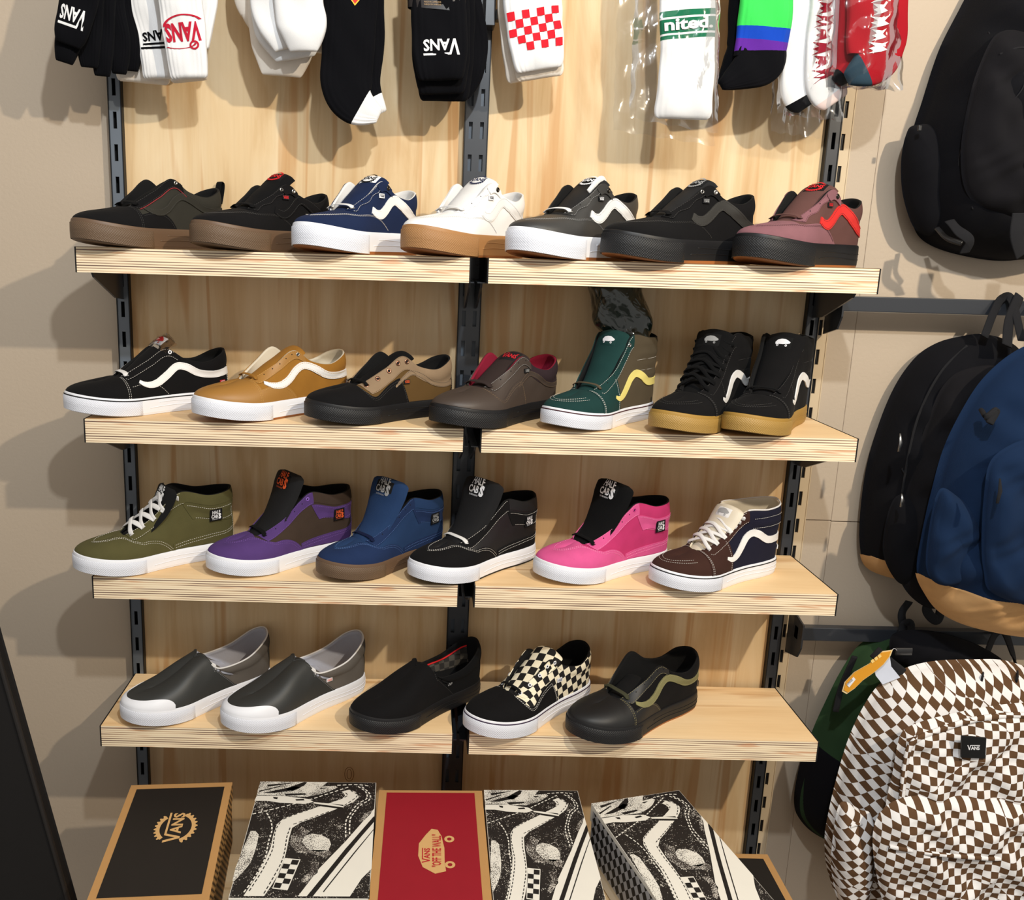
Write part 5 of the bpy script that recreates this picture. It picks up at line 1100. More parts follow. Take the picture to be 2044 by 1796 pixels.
RR = mat('red_yarn', (176, 20, 46), .9, .05, .2); s.printy(fit(text2d('VANS', .04), 0, 0, 1, 1), -.85, .85, .60, .74, RR, 'woven_lettering', s.parts[0], flip=True)
an = np.linspace(.15 * np.pi, 1.0 * np.pi, 24); V_ = np.array([(math.cos(a) * r, math.sin(a) * r) for a in an for r in (.86, 1.0)]); F_ = [(2 * i, 2 * i + 1, 2 * i + 3, 2 * i + 2) for i in range(23)]
s.printy((V_, F_), -.9, .9, .545, .62, RR, 'woven_arc', s.parts[0]); s.printy((V_, F_), -.9, .6, .755, .79, RR, 'woven_arc', s.parts[0], flip=True)
an = np.linspace(0, 2 * np.pi, 21); V_ = np.array([(math.cos(a) * r, math.sin(a) * r) for a in an for r in (.6, 1.0)]); s.printy((V_, [(2 * i, 2 * i + 1, 2 * i + 3, 2 * i + 2) for i in range(20)]), .25, .72, .735, .80, RR, 'woven_wheel', s.parts[0])
# 4 white ankle socks bunch
g = sock_root('sock_bundle', 'bunch of plain white ankle socks', 575, -.15, 'socks')
for pa, wd, y in [([(500, TOPV), (505, -20), (520, 20), (530, 60)], [70, 80, 80, 60], -.09), ([(560, TOPV), (560, 0), (565, 80), (562, 152)], [100, 130, 130, 90], -.11), ([(620, TOPV), (622, 0), (630, 60), (628, 105)], [60, 60, 50, 40], -.115), ([(570, TOPV), (570, 0), (580, 60), (590, 118)], [130, 140, 140, 90], -.14), ([(540, TOPV), (540, 0), (556, 50), (570, 98)], [70, 80, 80, 50], -.165), ([(590, TOPV), (596, 0), (604, 55), (606, 103)], [90, 98, 96, 62], -.185)]:
    Sock(g, pa, wd, y, .016, m=WK if y < -.12 else WK2, nm='sock', tip=6, ribs=0)
# 5 black sock with crest
g = sock_root('sock', 'long black sock with small red crest and white toe', 700, -.13)
Sock(g, [(712, TOPV), (718, 0), (722, 100), (730, 170), (758, 228)], [100, 98, 90, 60, 36], -.115, .012, bands=[(0, .86, KK), (.86, 1, WK)], nm='back_sock', tip=3, ribs=9)
s = Sock(g, [(700, TOPV), (700, 0), (695, 100), (692, 165), (712, 208), (757, 232)], [110, 108, 104, 104, 84, 34], -.14, .012, bands=[(0, .84, KK), (.84, 1, WK)], nm='sock', tip=3, ribs=9)
P_ = [(0, 1), (1, 1), (1, .35), (.5, 0), (0, .35)]; s.printy(refine((np.array(P_), tess(P_)), 2), -.02, .38, .24, .345, mat('crest_yellow', (232, 180, 60), .8), 'crest_border', s.parts[0])
s.printy(refine((np.array(P_), tess(P_)), 2), .02, .34, .25, .335, mat('crest_red', (206, 44, 44), .8), 'crest', s.parts[0], off=.0018); s.printy(text2d('SM', .03), .05, .31, .262, .305, WK, 'crest_lettering', s.parts[0], off=.0022)
# 6 black pack
g = sock_root('sock_pack', 'pack of black crew socks with white upside-down lettering and a paper belly band', 880, -.16, 'socks')
Sock(g, [(900, TOPV), (905, 0), (930, 80), (938, 145), (920, 190)], [110, 110, 90, 56, 40], -.105, .012, m=KK, nm='back_sock', tip=6, ribs=8)
Sock(g, [(885, TOPV), (890, 0), (888, 100), (886, 202)], [112, 116, 116, 102], -.125, .016, m=KK, nm='sock', tip=3, ribs=9)
Sock(g, [(880, TOPV), (880, 0), (880, 100), (882, 188)], [110, 114, 116, 96], -.15, .014, m=KK, nm='sock', tip=3, ribs=9)
s = Sock(g, [(875, TOPV), (875, 0), (878, 80), (880, 160)], [104, 108, 112, 96], -.178, .014, m=KK, nm='sock', tip=3, ribs=9, amp=.001)
s.printy(vlogo(), -.62, .72, .715, .83, WK, 'woven_lettering', s.parts[0], flip=True)
c0 = at(872, 22, -.178) - g.location; c1 = at(870, -70, -.178) - g.location; wv = .058
ph = np.linspace(0, 2 * np.pi, 40, endpoint=False); V_ = [(c[0] + wv * 1.02 * np.sign(math.cos(a)) * abs(math.cos(a)) ** .6, c[1] + .006 - .022 * math.sin(a), c[2] - .006 * math.cos(a)) for c in (c1, c0) for a in ph]
mesh('belly_band', V_, gridf(2, 40, cv=True), mat('black_paper_band', (36, 31, 30), .35, .05, 0), g)
BT = mat('band_print', (170, 140, 104), .7, bump=0)
for k, tx in enumerate(['FABRIQUE EN CAMBODGE', 'MADE IN CAMBODIA', 'PARA HOMBRES']):
    V, Fc = fit(text2d(tx), 0, 0, .034, .0032); mesh('band_lettering', [(c0[0] - .026 + x, c0[1] - .0172, c0[2] + .006 + k * .005 + y + (.012 if k == 2 else 0)) for x, y in V], Fc, BT, g, False)
# 7 red check sock
g = sock_root('sock', 'white ribbed crew sock with red checkerboard band', 1065, -.14)
Sock(g, [(1045, TOPV), (1045, 0), (1050, 80), (1060, 160)], [100, 104, 100, 98], -.105, .014, m=WK2, nm='back_sock', tip=2, ribs=10)
Sock(g, [(1070, 0), (1072, 100), (1078, 157)], [104, 104, 96], -.125, .013, m=WK2, nm='folded_hem', tip=3, ribs=10)
s = Sock(g, [(1055, TOPV), (1060, 0), (1070, 80), (1077, 140)], [110, 112, 110, 100], -.148, .013, m=WK, nm='sock', tip=3, ribs=11)
qs = []
for j in range(5):
    for i in range(7):
        if (i + j) % 2 == 0 and not (j == 0 and i in (0,)) : qs.append([(i / 7, j / 5), ((i + 1) / 7, j / 5), ((i + 1) / 7, (j + 1) / 5), (i / 7, (j + 1) / 5)])
s.printy(subdiv_quads(qs, 3), -.93, .93, .54, .845, mat('red_check_yarn', (206, 22, 38), .9, .05, .2), 'check_band', s.parts[0])
# hang clip beside the middle upright
t = sock_root('hang_clip', 'small black steel clip beside the middle upright at the top', 978, -.05, 'clip'); mb = MB(); mb.box((-.010, -.02, -.03), (.012, .03, .12)); mb.box((.012, -.03, -.02), (.02, .0, .0)); bevel(mb.build('clip_body', STEEL, t), .001)
# bags
def bag(g, quad, y, y2, m=None, n=26, puff=.012, nm='plastic_bag'):
    q = [at(u, v, yy) for (u, v), yy in zip(quad, (y, y, y, y))]; o = np.array(g.location); m = m or M_FILM
    for sd, dy in ((-1, y), (1, y2)):
        V = []
        for i in range(n + 1):
            for j in range(n + 1):
                u, v = i / n, j / n; p = (1 - v) * ((1 - u) * q[0] + u * q[1]) + v * ((1 - u) * q[3] + u * q[2]); b = (math.sin(math.pi * u) * min(1, (1 - v) * 6)) ** .6
                mid = (y + y2) / 2; yy = mid + (dy - mid) * (.15 + .85 * b) + .0035 * math.sin(u * 19 + v * 7 + sd) * b + .003 * math.sin(v * 31 + u * 11) * b
                V.append((p[0] + .0015 * math.sin(v * 40), yy, p[2] + .002 * math.sin(u * 25)) - o)
        mesh(nm, V, gridf(n + 1, n + 1), m, g, True)
# 8 green lettered sock in a bag
g = sock_root('bagged_sock', 'white sock with green band and white lettering in a clear plastic bag', 1365, -.16)
s = Sock(g, [(1375, TOPV), (1372, 0), (1372, 120), (1362, 238)], [110, 110, 108, 116], -.16, .014, nm='sock', tip=2, ribs=10, amp=.0004, bands=[(0, .395, WK), (.395, .425, GRK), (.425, .433, WK), (.433, .515, GRK), (.515, .523, WK), (.523, .555, GRK), (.555, 1, WK)])
s.printy(compose([fit(text2d('nited.', .035), 0, 0, 1, 1)]), -.90, .86, .438, .505, WK, 'woven_lettering', s.parts[3], off=.0026)
bag(g, [(1280, TOPV), (1446, TOPV), (1440, 262), (1262, 232)], -.186, -.135); bag(g, [(1240, TOPV), (1400, TOPV), (1430, 290), (1226, 258)], -.125, -.10)
# 9 rainbow sock
g = sock_root('sock', 'black sock with bright green, blue and violet bands', 1510, -.14)
Sock(g, [(1500, TOPV), (1505, 0), (1492, 90), (1470, 130), (1440, 172)], [100, 100, 84, 60, 26], -.115, .012, m=KK, nm='back_sock', tip=4, ribs=0)
s = Sock(g, [(1530, TOPV), (1530, 0), (1524, 60), (1518, 98), (1508, 128), (1438, 172)], [108, 106, 106, 104, 96, 20], -.145, .013, nm='sock', tip=2, ribs=11, bands=[(0, .385, NGR), (.385, .51, BLK_), (.51, .625, VIO), (.625, 1, KK)])
# 10 white/red lettered sock in bag
g = sock_root('bagged_sock', 'white sock with dark red gothic lettering and black toe in a clear plastic bag', 1625, -.13)
Sock(g, [(1600, TOPV), (1602, 0), (1596, 110), (1592, 185), (1608, 216)], [70, 70, 70, 64, 40], -.13, .012, nm='sock', tip=2, m=WK, bands=[(0, .82, WK), (.82, 1, KK)])
s = Sock(g, [(1650, TOPV), (1648, 0), (1640, 110), (1650, 172), (1668, 205)], [60, 60, 66, 80, 60], -.145, .012, nm='sock', tip=2, bands=[(0, .86, WK), (.86, 1, PINKK)])
def gothic(n, seed):
    r = random.Random(seed); V = []; Fc = []
    for i in range(n):
        y = i / n; k = len(V); w = .5 - .12 * (i % 2); P = [(-w, y), (-w * .3, y + .25 / n), (-w * .9, y + .45 / n), (-.12, y + .6 / n), (-w, y + .95 / n), (w * .4, y + .8 / n), (w, y + .97 / n), (w * .5, y + .55 / n), (w, y + .3 / n), (w * .3, y + .15 / n)]
        V += P; Fc += [tuple(a + k for a in f) for f in tess(P)]
    return np.array(V), Fc
s.printy(gothic(7, 1), -.75, .45, .30, .84, DRK, 'gothic_lettering', s.parts[0])
bag(g, [(1575, TOPV), (1690, TOPV), (1694, 238), (1562, 222)], -.17, -.115); bag(g, [(1560, TOPV), (1650, TOPV), (1640, 275), (1540, 262)], -.10, -.085)
# 11 red sock in bag
g = sock_root('bagged_sock', 'crimson sock with white gothic lettering and dark toe in a clear plastic bag', 1750, -.18)
Sock(g, [(1722, TOPV), (1716, 0), (1702, 100), (1690, 140), (1668, 165)], [76, 76, 60, 44, 26], -.16, .012, nm='back_sock', tip=3, bands=[(0, .85, CRIM), (.85, 1, KK)])
s = Sock(g, [(1750, TOPV), (1752, 0), (1748, 90), (1738, 128), (1690, 158)], [120, 118, 116, 90, 28], -.19, .014, nm='sock', tip=2, bands=[(0, .84, CRIM), (.84, 1, TEALK)])
s.printy(gothic(6, 2), -.38, .3, .26, .75, WK, 'gothic_lettering', s.parts[0])
bag(g, [(1672, TOPV), (1822, TOPV), (1818, 174), (1666, 168)], -.218, -.145)
for u, y in [(200, -.2), (300, -.11), (360, -.15), (560, -.18), (700, -.14), (878, -.17), (1060, -.14), (1372, -.16), (1528, -.14), (1620, -.14), (1750, -.19)]: peg(u, y)

# dark wrapped thing behind the green high-top
DKF = bpy.data.materials.new('dark_green_film'); DKF.use_nodes = True; b = DKF.node_tree.nodes['Principled BSDF']; b.inputs['Base Color'].default_value = (.012, .022, .018, 1); b.inputs['Roughness'].default_value = .12; b.inputs['Coat Weight'].default_value = .8
nt = DKF.node_tree; tc = N(nt, 'ShaderNodeTexCoord'); nz = N(nt, 'ShaderNodeTexNoise', Scale=22.0, Detail=2.0); nz.inputs['Distortion'].default_value = 2.5; nz.noise_type = 'RIDGED_MULTIFRACTAL'; bp = N(nt, 'ShaderNodeBump', Strength=.55, Distance=.01)
nt.links.new(tc.outputs['Object'], nz.inputs[0]); nt.links.new(nz.outputs[0], bp.inputs['Height']); nt.links.new(bp.outputs[0], b.inputs['Normal'])
c = at(1240, 600, -.10); g = empty('wrapped_bundle', 'dark green crinkled plastic bundle standing up behind the green high-top', 'bag', (c[0], c[1], SHELFZ[2]))
rows = [(1178, 1282, 572), (1183, 1292, 600), (1190, 1300, 625), (1212, 1302, 645), (1225, 1296, 665), (1228, 1290, 700), (1225, 1290, 760)]
V = []; nph = 60; RW = cr(np.array(rows, float), 50)
for i, (a, b_, v) in enumerate(RW):
    pa, pb = at(a, v, -.09), at(b_, v, -.09); ce = (pa + pb) / 2; w = (pb[0] - pa[0]) / 2
    for j in range(nph):
        t_ = 2 * math.pi * j / nph; r = 1 + .07 * math.sin(3 * t_ + i * .16) + .05 * math.sin(2 * t_ - i * .31) + .035 * abs(math.sin(5 * t_ - i * .17)) + .02 * abs(math.sin(8 * t_ + i * .3))
        V.append((ce[0] + w * r * math.cos(t_) - c[0], min(-.012, -.075 + .045 * r * math.sin(t_)) - c[1], ce[2] - SHELFZ[2]))
V = np.array(V); mn = V[-nph:, 2].mean(); zt = V[:, 2].max(); V[:, 2] = (V[:, 2] - mn) * (zt / (zt - mn)) + .001
mesh('wrapper', V, gridf(50, nph, cv=True) + [tuple(range(nph)), tuple(reversed(range(49 * nph, 50 * nph)))], DKF, g)

# ------------------------------------------------------------------ backpacks
class Puff:
    def __init__(s, g, name, outl, y, yb, depth, m, center=None, p=2.6, wr=.004, nth=150, nr=34, uvrot=0, parent=None, back=True, seed=0, e=.6, uvs=1.0):
        s.g = g; s.o = np.array(g.location); P = np.array([at(u, v, y)[[0, 2]] for u, v in outl]); s.c = np.array([at(*center, y)[0], at(*center, y)[2]]) if center else P.mean(0)
        k = np.linspace(0, len(P), nth, endpoint=False); B = crp(P, k); th = np.arctan2(B[:, 1] - s.c[1], B[:, 0] - s.c[0]); o = np.argsort(th); s.th = th[o]; s.r = np.linalg.norm(B - s.c, axis=1)[o]
        s.yb, s.depth, s.p, s.e, s.wr, s.seed = yb, depth, p, e, wr, seed; rr = np.linspace(0, 1, nr) ** .6
        T, Rr = np.meshgrid(s.th, rr, indexing='ij'); s.uvrot = uvrot; s.V = s.pt(T, Rr); V = s.V.reshape(-1, 3); Fc = gridf(nth, nr, cu=True)
        uv = s.uv(V, uvrot) * uvs; s.uvrot = uvrot
        if back:
            bk = s.pt(s.th, s.th * 0 + .96); bk[:, 1] = yb + .004; n = len(V); V = np.concatenate([V, bk]); uv = np.concatenate([uv, s.uv(bk, uvrot) * uvs])
            Fc += [(i * nr + nr - 1, n + i, n + (i + 1) % nth, ((i + 1) % nth) * nr + nr - 1) for i in range(nth)] + [tuple(n + i for i in range(nth))]
        s.ob = mesh(name, V - s.o, Fc, m, parent or g, True, uv=uv)
    def uv(s, V, rot): x, z = V[..., 0], V[..., 2] - .25 * V[..., 1]; c, t = math.cos(rot), math.sin(rot); return np.stack([x * c - z * t, x * t + z * c], -1)
    def pt(s, th, r, off=0):
        R_ = np.interp((th - s.th[0]) % (2 * np.pi) + s.th[0], np.r_[s.th, s.th[0] + 2 * np.pi], np.r_[s.r, s.r[0]]); x = s.c[0] + np.cos(th) * R_ * r; z = s.c[1] + np.sin(th) * R_ * r
        d = s.depth * np.clip(1 - r ** s.p, 0, 1) ** s.e; sd = s.seed
        w = s.wr * (np.sin(x * 38 + np.sin(z * 21 + sd) * 2.2 + sd) * .5 + np.sin(z * 52 + np.sin(x * 30 - sd) * 2.5) * .35 + np.sin((x + z) * 71 + sd * 2) * .22 + np.sin((x - z * .6) * 120 + 3 * np.sin(z * 40)) * .14) * np.clip((1 - r) * 6, 0, 1)
        return np.stack([x, s.yb - d - w - off, z], -1)
    def xz(s, x, z, off=0):
        th = np.arctan2(z - s.c[1], x - s.c[0]); R_ = np.interp((th - s.th[0]) % (2 * np.pi) + s.th[0], np.r_[s.th, s.th[0] + 2 * np.pi], np.r_[s.r, s.r[0]])
        return s.pt(th, np.clip(np.hypot(x - s.c[0], z - s.c[1]) / R_, 0, 1), off)
    def px(s, u, v, off=0, it=8):      # the skin point seen at a photo position
        y = s.yb - s.depth * .8
        for _ in range(it): p = at(u, v, y); y = float(s.xz(p[0], p[2], off)[1])
        return np.array([p[0], y, p[2]])
    def seam(s, name, pts, m, w=.004, off=.001, h=.003, n=70, parent=None, nn=6):
        P = cr(np.array([s.px(u, v, off) for u, v in pts]), n); V, Fc = tube(P - s.o, w, h, up=(0, -1, 0.2), n=nn); return mesh(name, V, Fc, m, parent or s.ob, True, uv=s.uv(V + s.o, s.uvrot))
    def zone(s, name, zf, m, off=.0022, parent=None):
        """panel wrapped over everything below the line z = zf(x)"""
        nth = 260; th = np.linspace(-np.pi, np.pi, nth, endpoint=False); rows = []; 
        for t in th:
            rs = np.linspace(0, 1, 60); p = s.pt(np.full(60, t), rs); below = p[:, 2] < zf(p[:, 0])
            if below[-1]:
                k = np.argmax(below); r0 = rs[k]
                if k > 0:
                    a, b_ = p[k - 1, 2] - zf(p[k - 1, 0]), p[k, 2] - zf(p[k, 0]); r0 = rs[k - 1] + (rs[k] - rs[k - 1]) * a / (a - b_)
                rows.append((t, r0))
        if not rows: return
        T = np.array([a for a, b in rows])[:, None].repeat(16, 1); Rr = np.array([np.linspace(b, 1, 16) for a, b in rows]); of = np.full(16, off); of[0] = -.001
        V = np.stack([s.pt(T[:, j], Rr[:, j], of[j]) for j in range(16)], 1); V[:, -1, 1] = np.minimum(V[:, -1, 1], s.yb)
        rim = V[:, -1:].copy(); rim[:, :, 1] = s.yb + .003; c2 = np.array([s.c[0], 0, s.c[1]]); d = nrm((V[:, -1:] - c2) * [1, 0, 1]); V[:, -1:] += d * off; rim += d * off
        V = np.concatenate([V, rim], 1); return mesh(name, V.reshape(-1, 3) - s.o, gridf(len(rows), 17), m, parent or s.g, True)
CB = fabric('black_cordura', (17, 17, 21)); CB2 = fabric('soft_black_canvas', (24, 23, 26)); NB = fabric('navy_cordura', (22, 40, 68)); TAN = suede('tan_suede', (206, 160, 108)); GRB = fabric('forest_green_cordura', (44, 66, 42)); WEB = mat('black_webbing', (30, 30, 34), .7, .05, .8, 500, kind='weave'); BUCK = mat('black_plastic', (28, 28, 30), .35, .02, 0, spec=.6)
CHB = checker_mat('brown_white_check', (92, 66, 44), (228, 226, 226), .0154, warp=.004); CHBR = checker_mat('brown_white_check_turned', (92, 66, 44), (228, 226, 226), .0166, warp=.004, rot=.62)
ZIP = mat('black_zip', (20, 20, 22), .5, .1, .8, 900); SIL = metal('zip_silver', (150, 150, 150), .35)
def pack(label, u, v, y): c = at(u, v, y); return empty('backpack', label, 'backpack', (c[0], -.02, c[2] - .3))
def strap(g, name, pts, w, th, m, up=(0, -1, 0), n=40, parent=None):
    o = np.array(g.location); P = cr(np.array([at(u, v, y) for u, v, y in pts]), n); V, Fc = tube(P - o, w, th, up=up); return mesh(name, V, Fc, m, parent or g, True)
def zipper(s, pts, w=.006, pull=None):
    z = s.seam('zipper', pts, ZIP, w=w, off=.0015, h=.003)
    return z
def pull(g, u, v, y, m=SIL, L=.03):
    c = at(u, v, y) - np.array(g.location); V, Fc = tube([c, c + [0.002, -.004, -L * .5], c + [0, -.004, -L]], [.003, .009, .006], .003, up=(0, -1, 0)); mesh('zip_pull', V, Fc, m, g, True)
# 1 top right black pack
g = pack('large black backpack hanging at the upper right corner', 1950, 250, -.12)
s = Puff(g, 'body', [(2060, -150), (1990, -70), (1945, 10), (1905, 90), (1872, 190), (1850, 260), (1838, 340), (1845, 420), (1870, 478), (1950, 510), (2060, 520), (2160, 480), (2200, 250), (2180, 0), (2130, -120)], -.08, -.02, .20, CB, center=(2030, 200), wr=.012, seed=1, p=4)
Puff(g, 'side_pocket', [(1846, 245), (1905, 250), (1912, 330), (1905, 430), (1880, 470), (1845, 455), (1822, 390), (1818, 320), (1828, 265)], -.10, -.06, .06, CB, center=(1866, 350), wr=.003, seed=3)
f = Puff(g, 'front_pocket', [(2010, 60), (1975, 120), (1950, 200), (1935, 300), (1945, 380), (1990, 420), (2080, 430), (2160, 380), (2170, 200), (2130, 90), (2070, 55)], -.20, -.17, .05, CB2, center=(2050, 240), wr=.013, seed=5, p=5)
s.seam('seam', [(1905, 90), (1925, 200), (1915, 300), (1908, 420)], WEB, .003); f.seam('seam', [(1990, 110), (2040, 95), (2100, 110)], WEB, .004)
strap(g, 'strap', [(1895, 440, -.15), (1915, 462, -.18), (1935, 480, -.18), (1925, 505, -.16)], .022, .003, WEB); strap(g, 'strap', [(1870, 455, -.1), (1890, 475, -.13), (1920, 486, -.15)], .012, .006, BUCK); strap(g, 'strap', [(2035, 425, -.22), (2030, 470, -.22), (2040, 510, -.2)], .03, .003, WEB)
mb = MB(); c = at(1836, 256, -.115) - np.array(g.location); mb.box(tuple(c - [.004, .003, .006]), tuple(c + [.004, .003, .006])); bevel(mb.build('snap_button', BUCK, g), .002)
strap(g, 'carry_loop', [(2030, -140, -.1), (2035, -205, -.09), (2060, -215, -.088), (2085, -140, -.1)], .02, .004, WEB)
# 2 black/tan pack
g = pack('black backpack with a tan suede bottom, left one on the middle rail', 1870, 950, -.12)
s = Puff(g, 'body', [(2000, 672), (1940, 678), (1895, 692), (1855, 720), (1815, 775), (1782, 850), (1755, 940), (1742, 1030), (1740, 1100), (1752, 1145), (1790, 1165), (1840, 1175), (1900, 1180), (1980, 1150), (2060, 1000), (2090, 800), (2060, 700)], -.09, -.03, .13, CB, center=(1910, 930), wr=.010, seed=7, p=4)
s.zone('bottom_panel', lambda x: at(1760, 1118, -.1)[2] + 0 * x, TAN)
f = Puff(g, 'front_section', [(2010, 735), (1940, 745), (1900, 780), (1870, 850), (1840, 940), (1822, 1020), (1812, 1100), (1815, 1170), (1850, 1215), (1895, 1228), (1960, 1200), (2040, 1100), (2070, 900), (2060, 770)], -.17, -.13, .065, CB2, center=(1930, 970), wr=.015, seed=9, p=4)
s.seam('piping', [(1930, 690), (1870, 740), (1835, 820), (1812, 900), (1800, 985)], WEB, .006); s.seam('seam', [(1765, 928), (1785, 930), (1802, 934)], WEB, .004)
pull(g, 1797, 865, -.2, SIL, .04); pull(g, 1800, 985, -.2, SIL, .03)
Puff(g, 'side_pocket', [(1800, 1000), (1860, 1012), (1850, 1100), (1830, 1170), (1800, 1165), (1775, 1100)], -.16, -.13, .045, CB, center=(1818, 1090), wr=.004, seed=2)
strap(g, 'carry_handle', [(1965, 672, -.11), (1985, 620, -.085), (2000, 596, -.080), (2020, 600, -.090), (2040, 680, -.15)], .020, .004, WEB); strap(g, 'shoulder_strap', [(2035, 590, -.085), (2015, 640, -.12), (2010, 690, -.16)], .026, .005, WEB)
strap(g, 'strap', [(1870, 1180, -.1), (1850, 1215, -.11), (1870, 1238, -.11), (1880, 1210, -.1)], .024, .003, WEB); strap(g, 'strap', [(1815, 1200, -.09), (1800, 1225, -.08), (1805, 1262, -.07), (1802, 1290, -.07)], .02, .003, WEB)
# 3 navy pack
g = pack('navy blue backpack with a tan suede bottom at the right edge', 2000, 1000, -.2)
s = Puff(g, 'body', [(2100, 690), (2044, 712), (1985, 765), (1940, 835), (1905, 910), (1880, 1000), (1862, 1080), (1852, 1150), (1868, 1195), (1905, 1240), (1980, 1270), (2090, 1285), (2200, 1270), (2260, 1100), (2250, 850), (2170, 710)], -.26, -.215, .135, NB, center=(2060, 1000), wr=.013, seed=11, p=4)
s.zone('bottom_panel', lambda x: at(1880, 1172, -.3)[2] - .13 * np.clip(x - at(1890, 1172, -.3)[0], -.1, .25), TAN)
f = Puff(g, 'front_pocket', [(2090, 880), (2040, 895), (1998, 930), (1985, 1000), (1980, 1090), (1984, 1150), (2000, 1195), (2080, 1220), (2180, 1200), (2220, 1050), (2190, 910), (2140, 880)], -.38, -.345, .035, NB, center=(2080, 1050), wr=.009, seed=13, p=6)
Puff(g, 'side_pocket', [(1895, 985), (1940, 1005), (1975, 1012), (1965, 1090), (1945, 1160), (1900, 1180), (1868, 1150), (1872, 1070)], -.32, -.285, .035, NB, center=(1918, 1085), wr=.010, seed=14, p=5)
s.seam('zipper', [(1992, 930), (1978, 970), (1970, 1010)], ZIP, .010, h=.004, off=.004); s.seam('piping', [(2044, 760), (1985, 830), (1948, 910), (1915, 985)], NB, .005); pull(g, 1996, 955, -.40, WEB, .05)
strap(g, 'strap_knot', [(1960, 820, -.30), (1970, 832, -.33), (1988, 820, -.33), (1975, 845, -.335)], .016, .01, WEB); strap(g, 'carry_handle', [(2070, 690, -.22), (2080, 600, -.10), (2100, 592, -.08), (2110, 690, -.2)], .022, .005, WEB)
# 4 green pack
g = pack('forest green and black backpack behind the checkered one on the lower rail', 1800, 1480, -.1)
s = Puff(g, 'body', [(1960, 1300), (1880, 1278), (1800, 1285), (1745, 1310), (1705, 1365), (1672, 1430), (1645, 1490), (1622, 1560), (1610, 1630), (1622, 1670), (1665, 1705), (1760, 1740), (1900, 1750), (2020, 1650), (2060, 1450), (2020, 1340)], -.12, -.05, .13, GRB, center=(1840, 1500), wr=.006, seed=17, p=3)
zl = at(1650, 1515, -.15); zr = at(1712, 1540, -.15)
s.zone('lower_panel', lambda x: zl[2] + (x - zl[0]) * (zr[2] - zl[2]) / (zr[0] - zl[0]), CB)
Puff(g, 'top_yoke', [(1960, 1296), (1870, 1272), (1800, 1280), (1800, 1330), (1850, 1352), (1930, 1365), (2000, 1370), (2030, 1340)], -.17, -.13, .05, CB, center=(1900, 1320), wr=.004, seed=3)
s.seam('seam', [(1840, 1345), (1770, 1395), (1730, 1450), (1705, 1540)], WEB, .003); strap(g, 'side_strap', [(1706, 1310, -.13), (1680, 1370, -.12), (1668, 1420, -.12)], .016, .006, WEB); strap(g, 'shoulder_strap', [(1745, 1300, -.19), (1775, 1325, -.21), (1800, 1345, -.21)], .03, .006, WEB)
strap(g, 'carry_loop', [(1790, 1310, -.14), (1800, 1260, -.09), (1806, 1245, -.088), (1818, 1250, -.088), (1815, 1310, -.14)], .022, .003, WEB); strap(g, 'strap_end', [(1788, 1300, -.2), (1820, 1300, -.2)], .02, .006, BUCK)
# tags
g = empty('hang_tag', 'orange shoe-sole shaped hang tag on the green backpack', 'tag', tuple(at(1740, 1340, -.23)))
o = np.array(g.location); P = [(1782, 1297), (1762, 1300), (1735, 1325), (1705, 1342), (1686, 1362), (1681, 1380), (1690, 1385), (1706, 1374), (1722, 1358), (1745, 1342), (1765, 1325), (1778, 1308)]
def plate(P, y, m, name, g, th=.0016, dy=0, tilt=0):
    o = np.array(g.location); B = np.array([at(u, v, y + dy) for u, v in P]); B[:, 1] += (B[:, 0] - B[:, 0].mean()) * tilt; f = tess([(b[0], b[2]) for b in B]); n = len(B); V = np.concatenate([B, B + [0, th, 0]]) - o
    return mesh(name, V, f + [tuple(n + i for i in reversed(t_)) for t_ in f] + [(i, (i + 1) % n, (i + 1) % n + n, i + n) for i in range(n)], m, g, False)
plate(P, -.232, mat('cream_tag_edge', (224, 200, 150), .6, bump=0), 'tag_back', g); Pc = np.array(P, float); Pc = Pc.mean(0) + (Pc - Pc.mean(0)) * .93; plate(Pc.tolist(), -.234, mat('orange_card', (214, 148, 40), .6, bump=0), 'tag_card', g)
plate([(1690, 1366), (1704, 1351), (1708, 1356), (1695, 1372)], -.2352, TAGW, 'tag_label', g, .0008)
for q in ([(1738, 1319), (1743, 1315), (1746, 1320), (1741, 1324)], [(1745, 1314), (1750, 1310), (1753, 1315), (1748, 1319)], [(1752, 1309), (1757, 1305), (1760, 1310), (1755, 1314)]): plate(q, -.2352, mat('tag_square', (236, 200, 120), .6, bump=0), 'tag_square', g, .0008)
V, Fc = fit(text2d('VANS'), 0, 0, .018, .006); c = at(1692, 1368, -.2356) - o; mesh('tag_lettering', [(c[0] + x * .6 - y * .6, -.2356 - o[1], c[2] + x * .75 + y * .6) for x, y in V], Fc, TAGK, g, False)
g = empty('price_tag', 'blank white price tag hanging on the green backpack', 'tag', tuple(at(1770, 1340, -.225))); plate([(1775, 1302), (1779, 1330), (1797, 1352), (1762, 1366), (1748, 1348), (1744, 1328)], -.222, mat('white_card_tag', (208, 214, 230), .6, bump=0), 'card', g); o = np.array(g.location)
V, Fc = tube(cr([at(1776, 1303, -.222), at(1785, 1294, -.21), at(1792, 1300, -.2)], 12) - o, .001, .001); mesh('tag_string', V, Fc, TAGW, g)
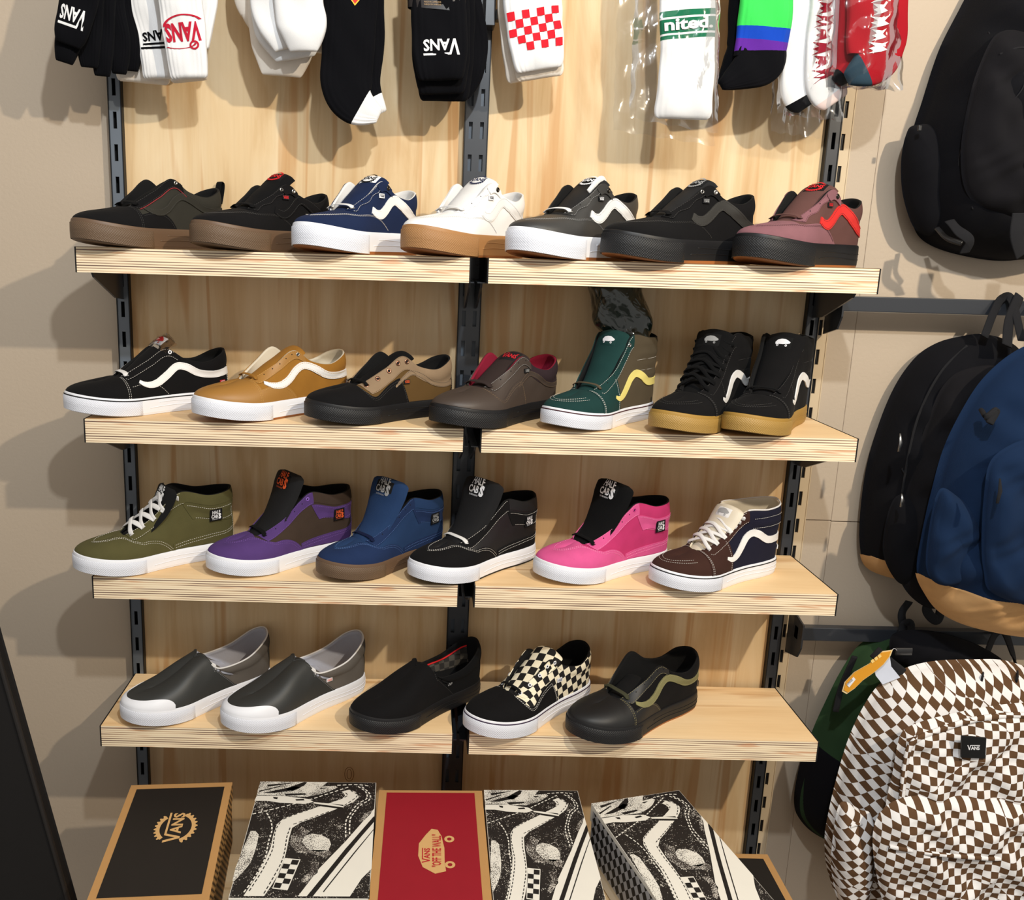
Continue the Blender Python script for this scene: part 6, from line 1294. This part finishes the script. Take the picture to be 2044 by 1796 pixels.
# 5 checkered pack
g = pack('brown and white checkerboard backpack at the lower right', 1880, 1600, -.3)
s = Puff(g, 'body', [(2060, 1352), (1980, 1348), (1900, 1352), (1840, 1368), (1790, 1400), (1755, 1450), (1725, 1515), (1702, 1590), (1685, 1660), (1676, 1720), (1684, 1790), (1720, 1850), (1860, 1900), (2060, 1910), (2200, 1850), (2240, 1650), (2210, 1480), (2140, 1390)], -.28, -.20, .14, CHBR, center=(1960, 1620), wr=.007, seed=21, p=3.6, nth=220, nr=50)
f = Puff(g, 'front_panel', [(2090, 1420), (2000, 1425), (1900, 1445), (1835, 1465), (1812, 1490), (1798, 1560), (1785, 1620), (1775, 1700), (1775, 1800), (1860, 1860), (2060, 1880), (2180, 1800), (2210, 1600), (2170, 1450)], -.37, -.335, .045, CHB, center=(1990, 1640), wr=.011, seed=23, p=5, nth=200, nr=44)
l = Puff(g, 'lower_pocket', [(2100, 1620), (2000, 1612), (1880, 1608), (1810, 1618), (1772, 1650), (1760, 1700), (1770, 1780), (1800, 1860), (1900, 1890), (2080, 1890), (2200, 1840), (2220, 1700), (2180, 1630)], -.41, -.37, .05, CHB, center=(1990, 1740), wr=.012, seed=25, p=4, nth=200, nr=44)
w_ = Puff(g, 'side_pocket', [(1690, 1618), (1730, 1632), (1752, 1645), (1750, 1720), (1745, 1800), (1720, 1850), (1690, 1830), (1672, 1760), (1674, 1690)], -.33, -.30, .05, CHBR, center=(1712, 1730), wr=.005, seed=27, nth=120, nr=26)
f.seam('zipper_flap', [(2150, 1450), (2060, 1428), (1960, 1432), (1880, 1455), (1822, 1482), (1806, 1530), (1800, 1600)], CHB, .014, off=.004, h=.008, n=90)
l.seam('zipper_flap', [(1775, 1690), (1850, 1702), (1950, 1712), (2060, 1716)], CHB, .010, off=.002, h=.007, n=70); w_.seam('pocket_hem', [(1684, 1632), (1715, 1645), (1750, 1652)], CHBR, .008, h=.006)
s.seam('zipper', [(1896, 1440), (1905, 1446), (1915, 1444)], SIL, .006, off=.02)
# label patch
c = [f.px(1944 + dx, 1491 + dy, .004) for dx, dy in ((-24, 21), (24, 22), (24, -20), (-24, -20))]; yy = min(p[1] for p in c) - .002; o = np.array(g.location)
cc = [at(u, v, yy) for u, v in ((1919, 1512), (1967, 1514), (1969, 1473), (1920, 1469))]; V = [p - o for p in cc] + [p - o + [0, .004, 0] for p in cc]
lb = mesh('label_patch', V, [(0, 1, 2, 3), (0, 4, 5, 1), (1, 5, 6, 2), (2, 6, 7, 3), (3, 7, 4, 0)], BLKEDGE, g, False)
V, Fc = fit(vlogo(), 0, 0, 25, 9.5); mesh('patch_lettering', [at(1931 + x, 1496.5 - y, yy - .0008) - o for x, y in V], Fc, TAGW, lb, False)
strap(g, 'carry_handle', [(1960, 1356, -.26), (1965, 1320, -.16), (1985, 1268, -.09), (2005, 1262, -.083), (2025, 1320, -.16), (2030, 1356, -.26)], .022, .005, WEB)
# ------------------------------------------------------------------ groups of alike things
GR = {'shelf': 'plywood shelves on the uprights', 'shelf upright': 'slotted steel uprights', 'box': 'shoe boxes on the low platform', 'socks': 'socks hanging above the shelves', 'sock': 'socks hanging above the shelves', 'backpack': 'backpacks hanging at the right', 'rail': 'black rails on the wall'}
for o in list(COL.objects):
    if o.parent is None and 'category' in o.keys():
        if o['category'] == 'shoe': o['group'] = 'shoes on the %s shelf' % {1.5848: 'top', 1.2321: 'second', .8832: 'third', .5268: 'bottom'}[round(o.location[2], 4)]
        elif o['category'] in GR: o['group'] = GR[o['category']]
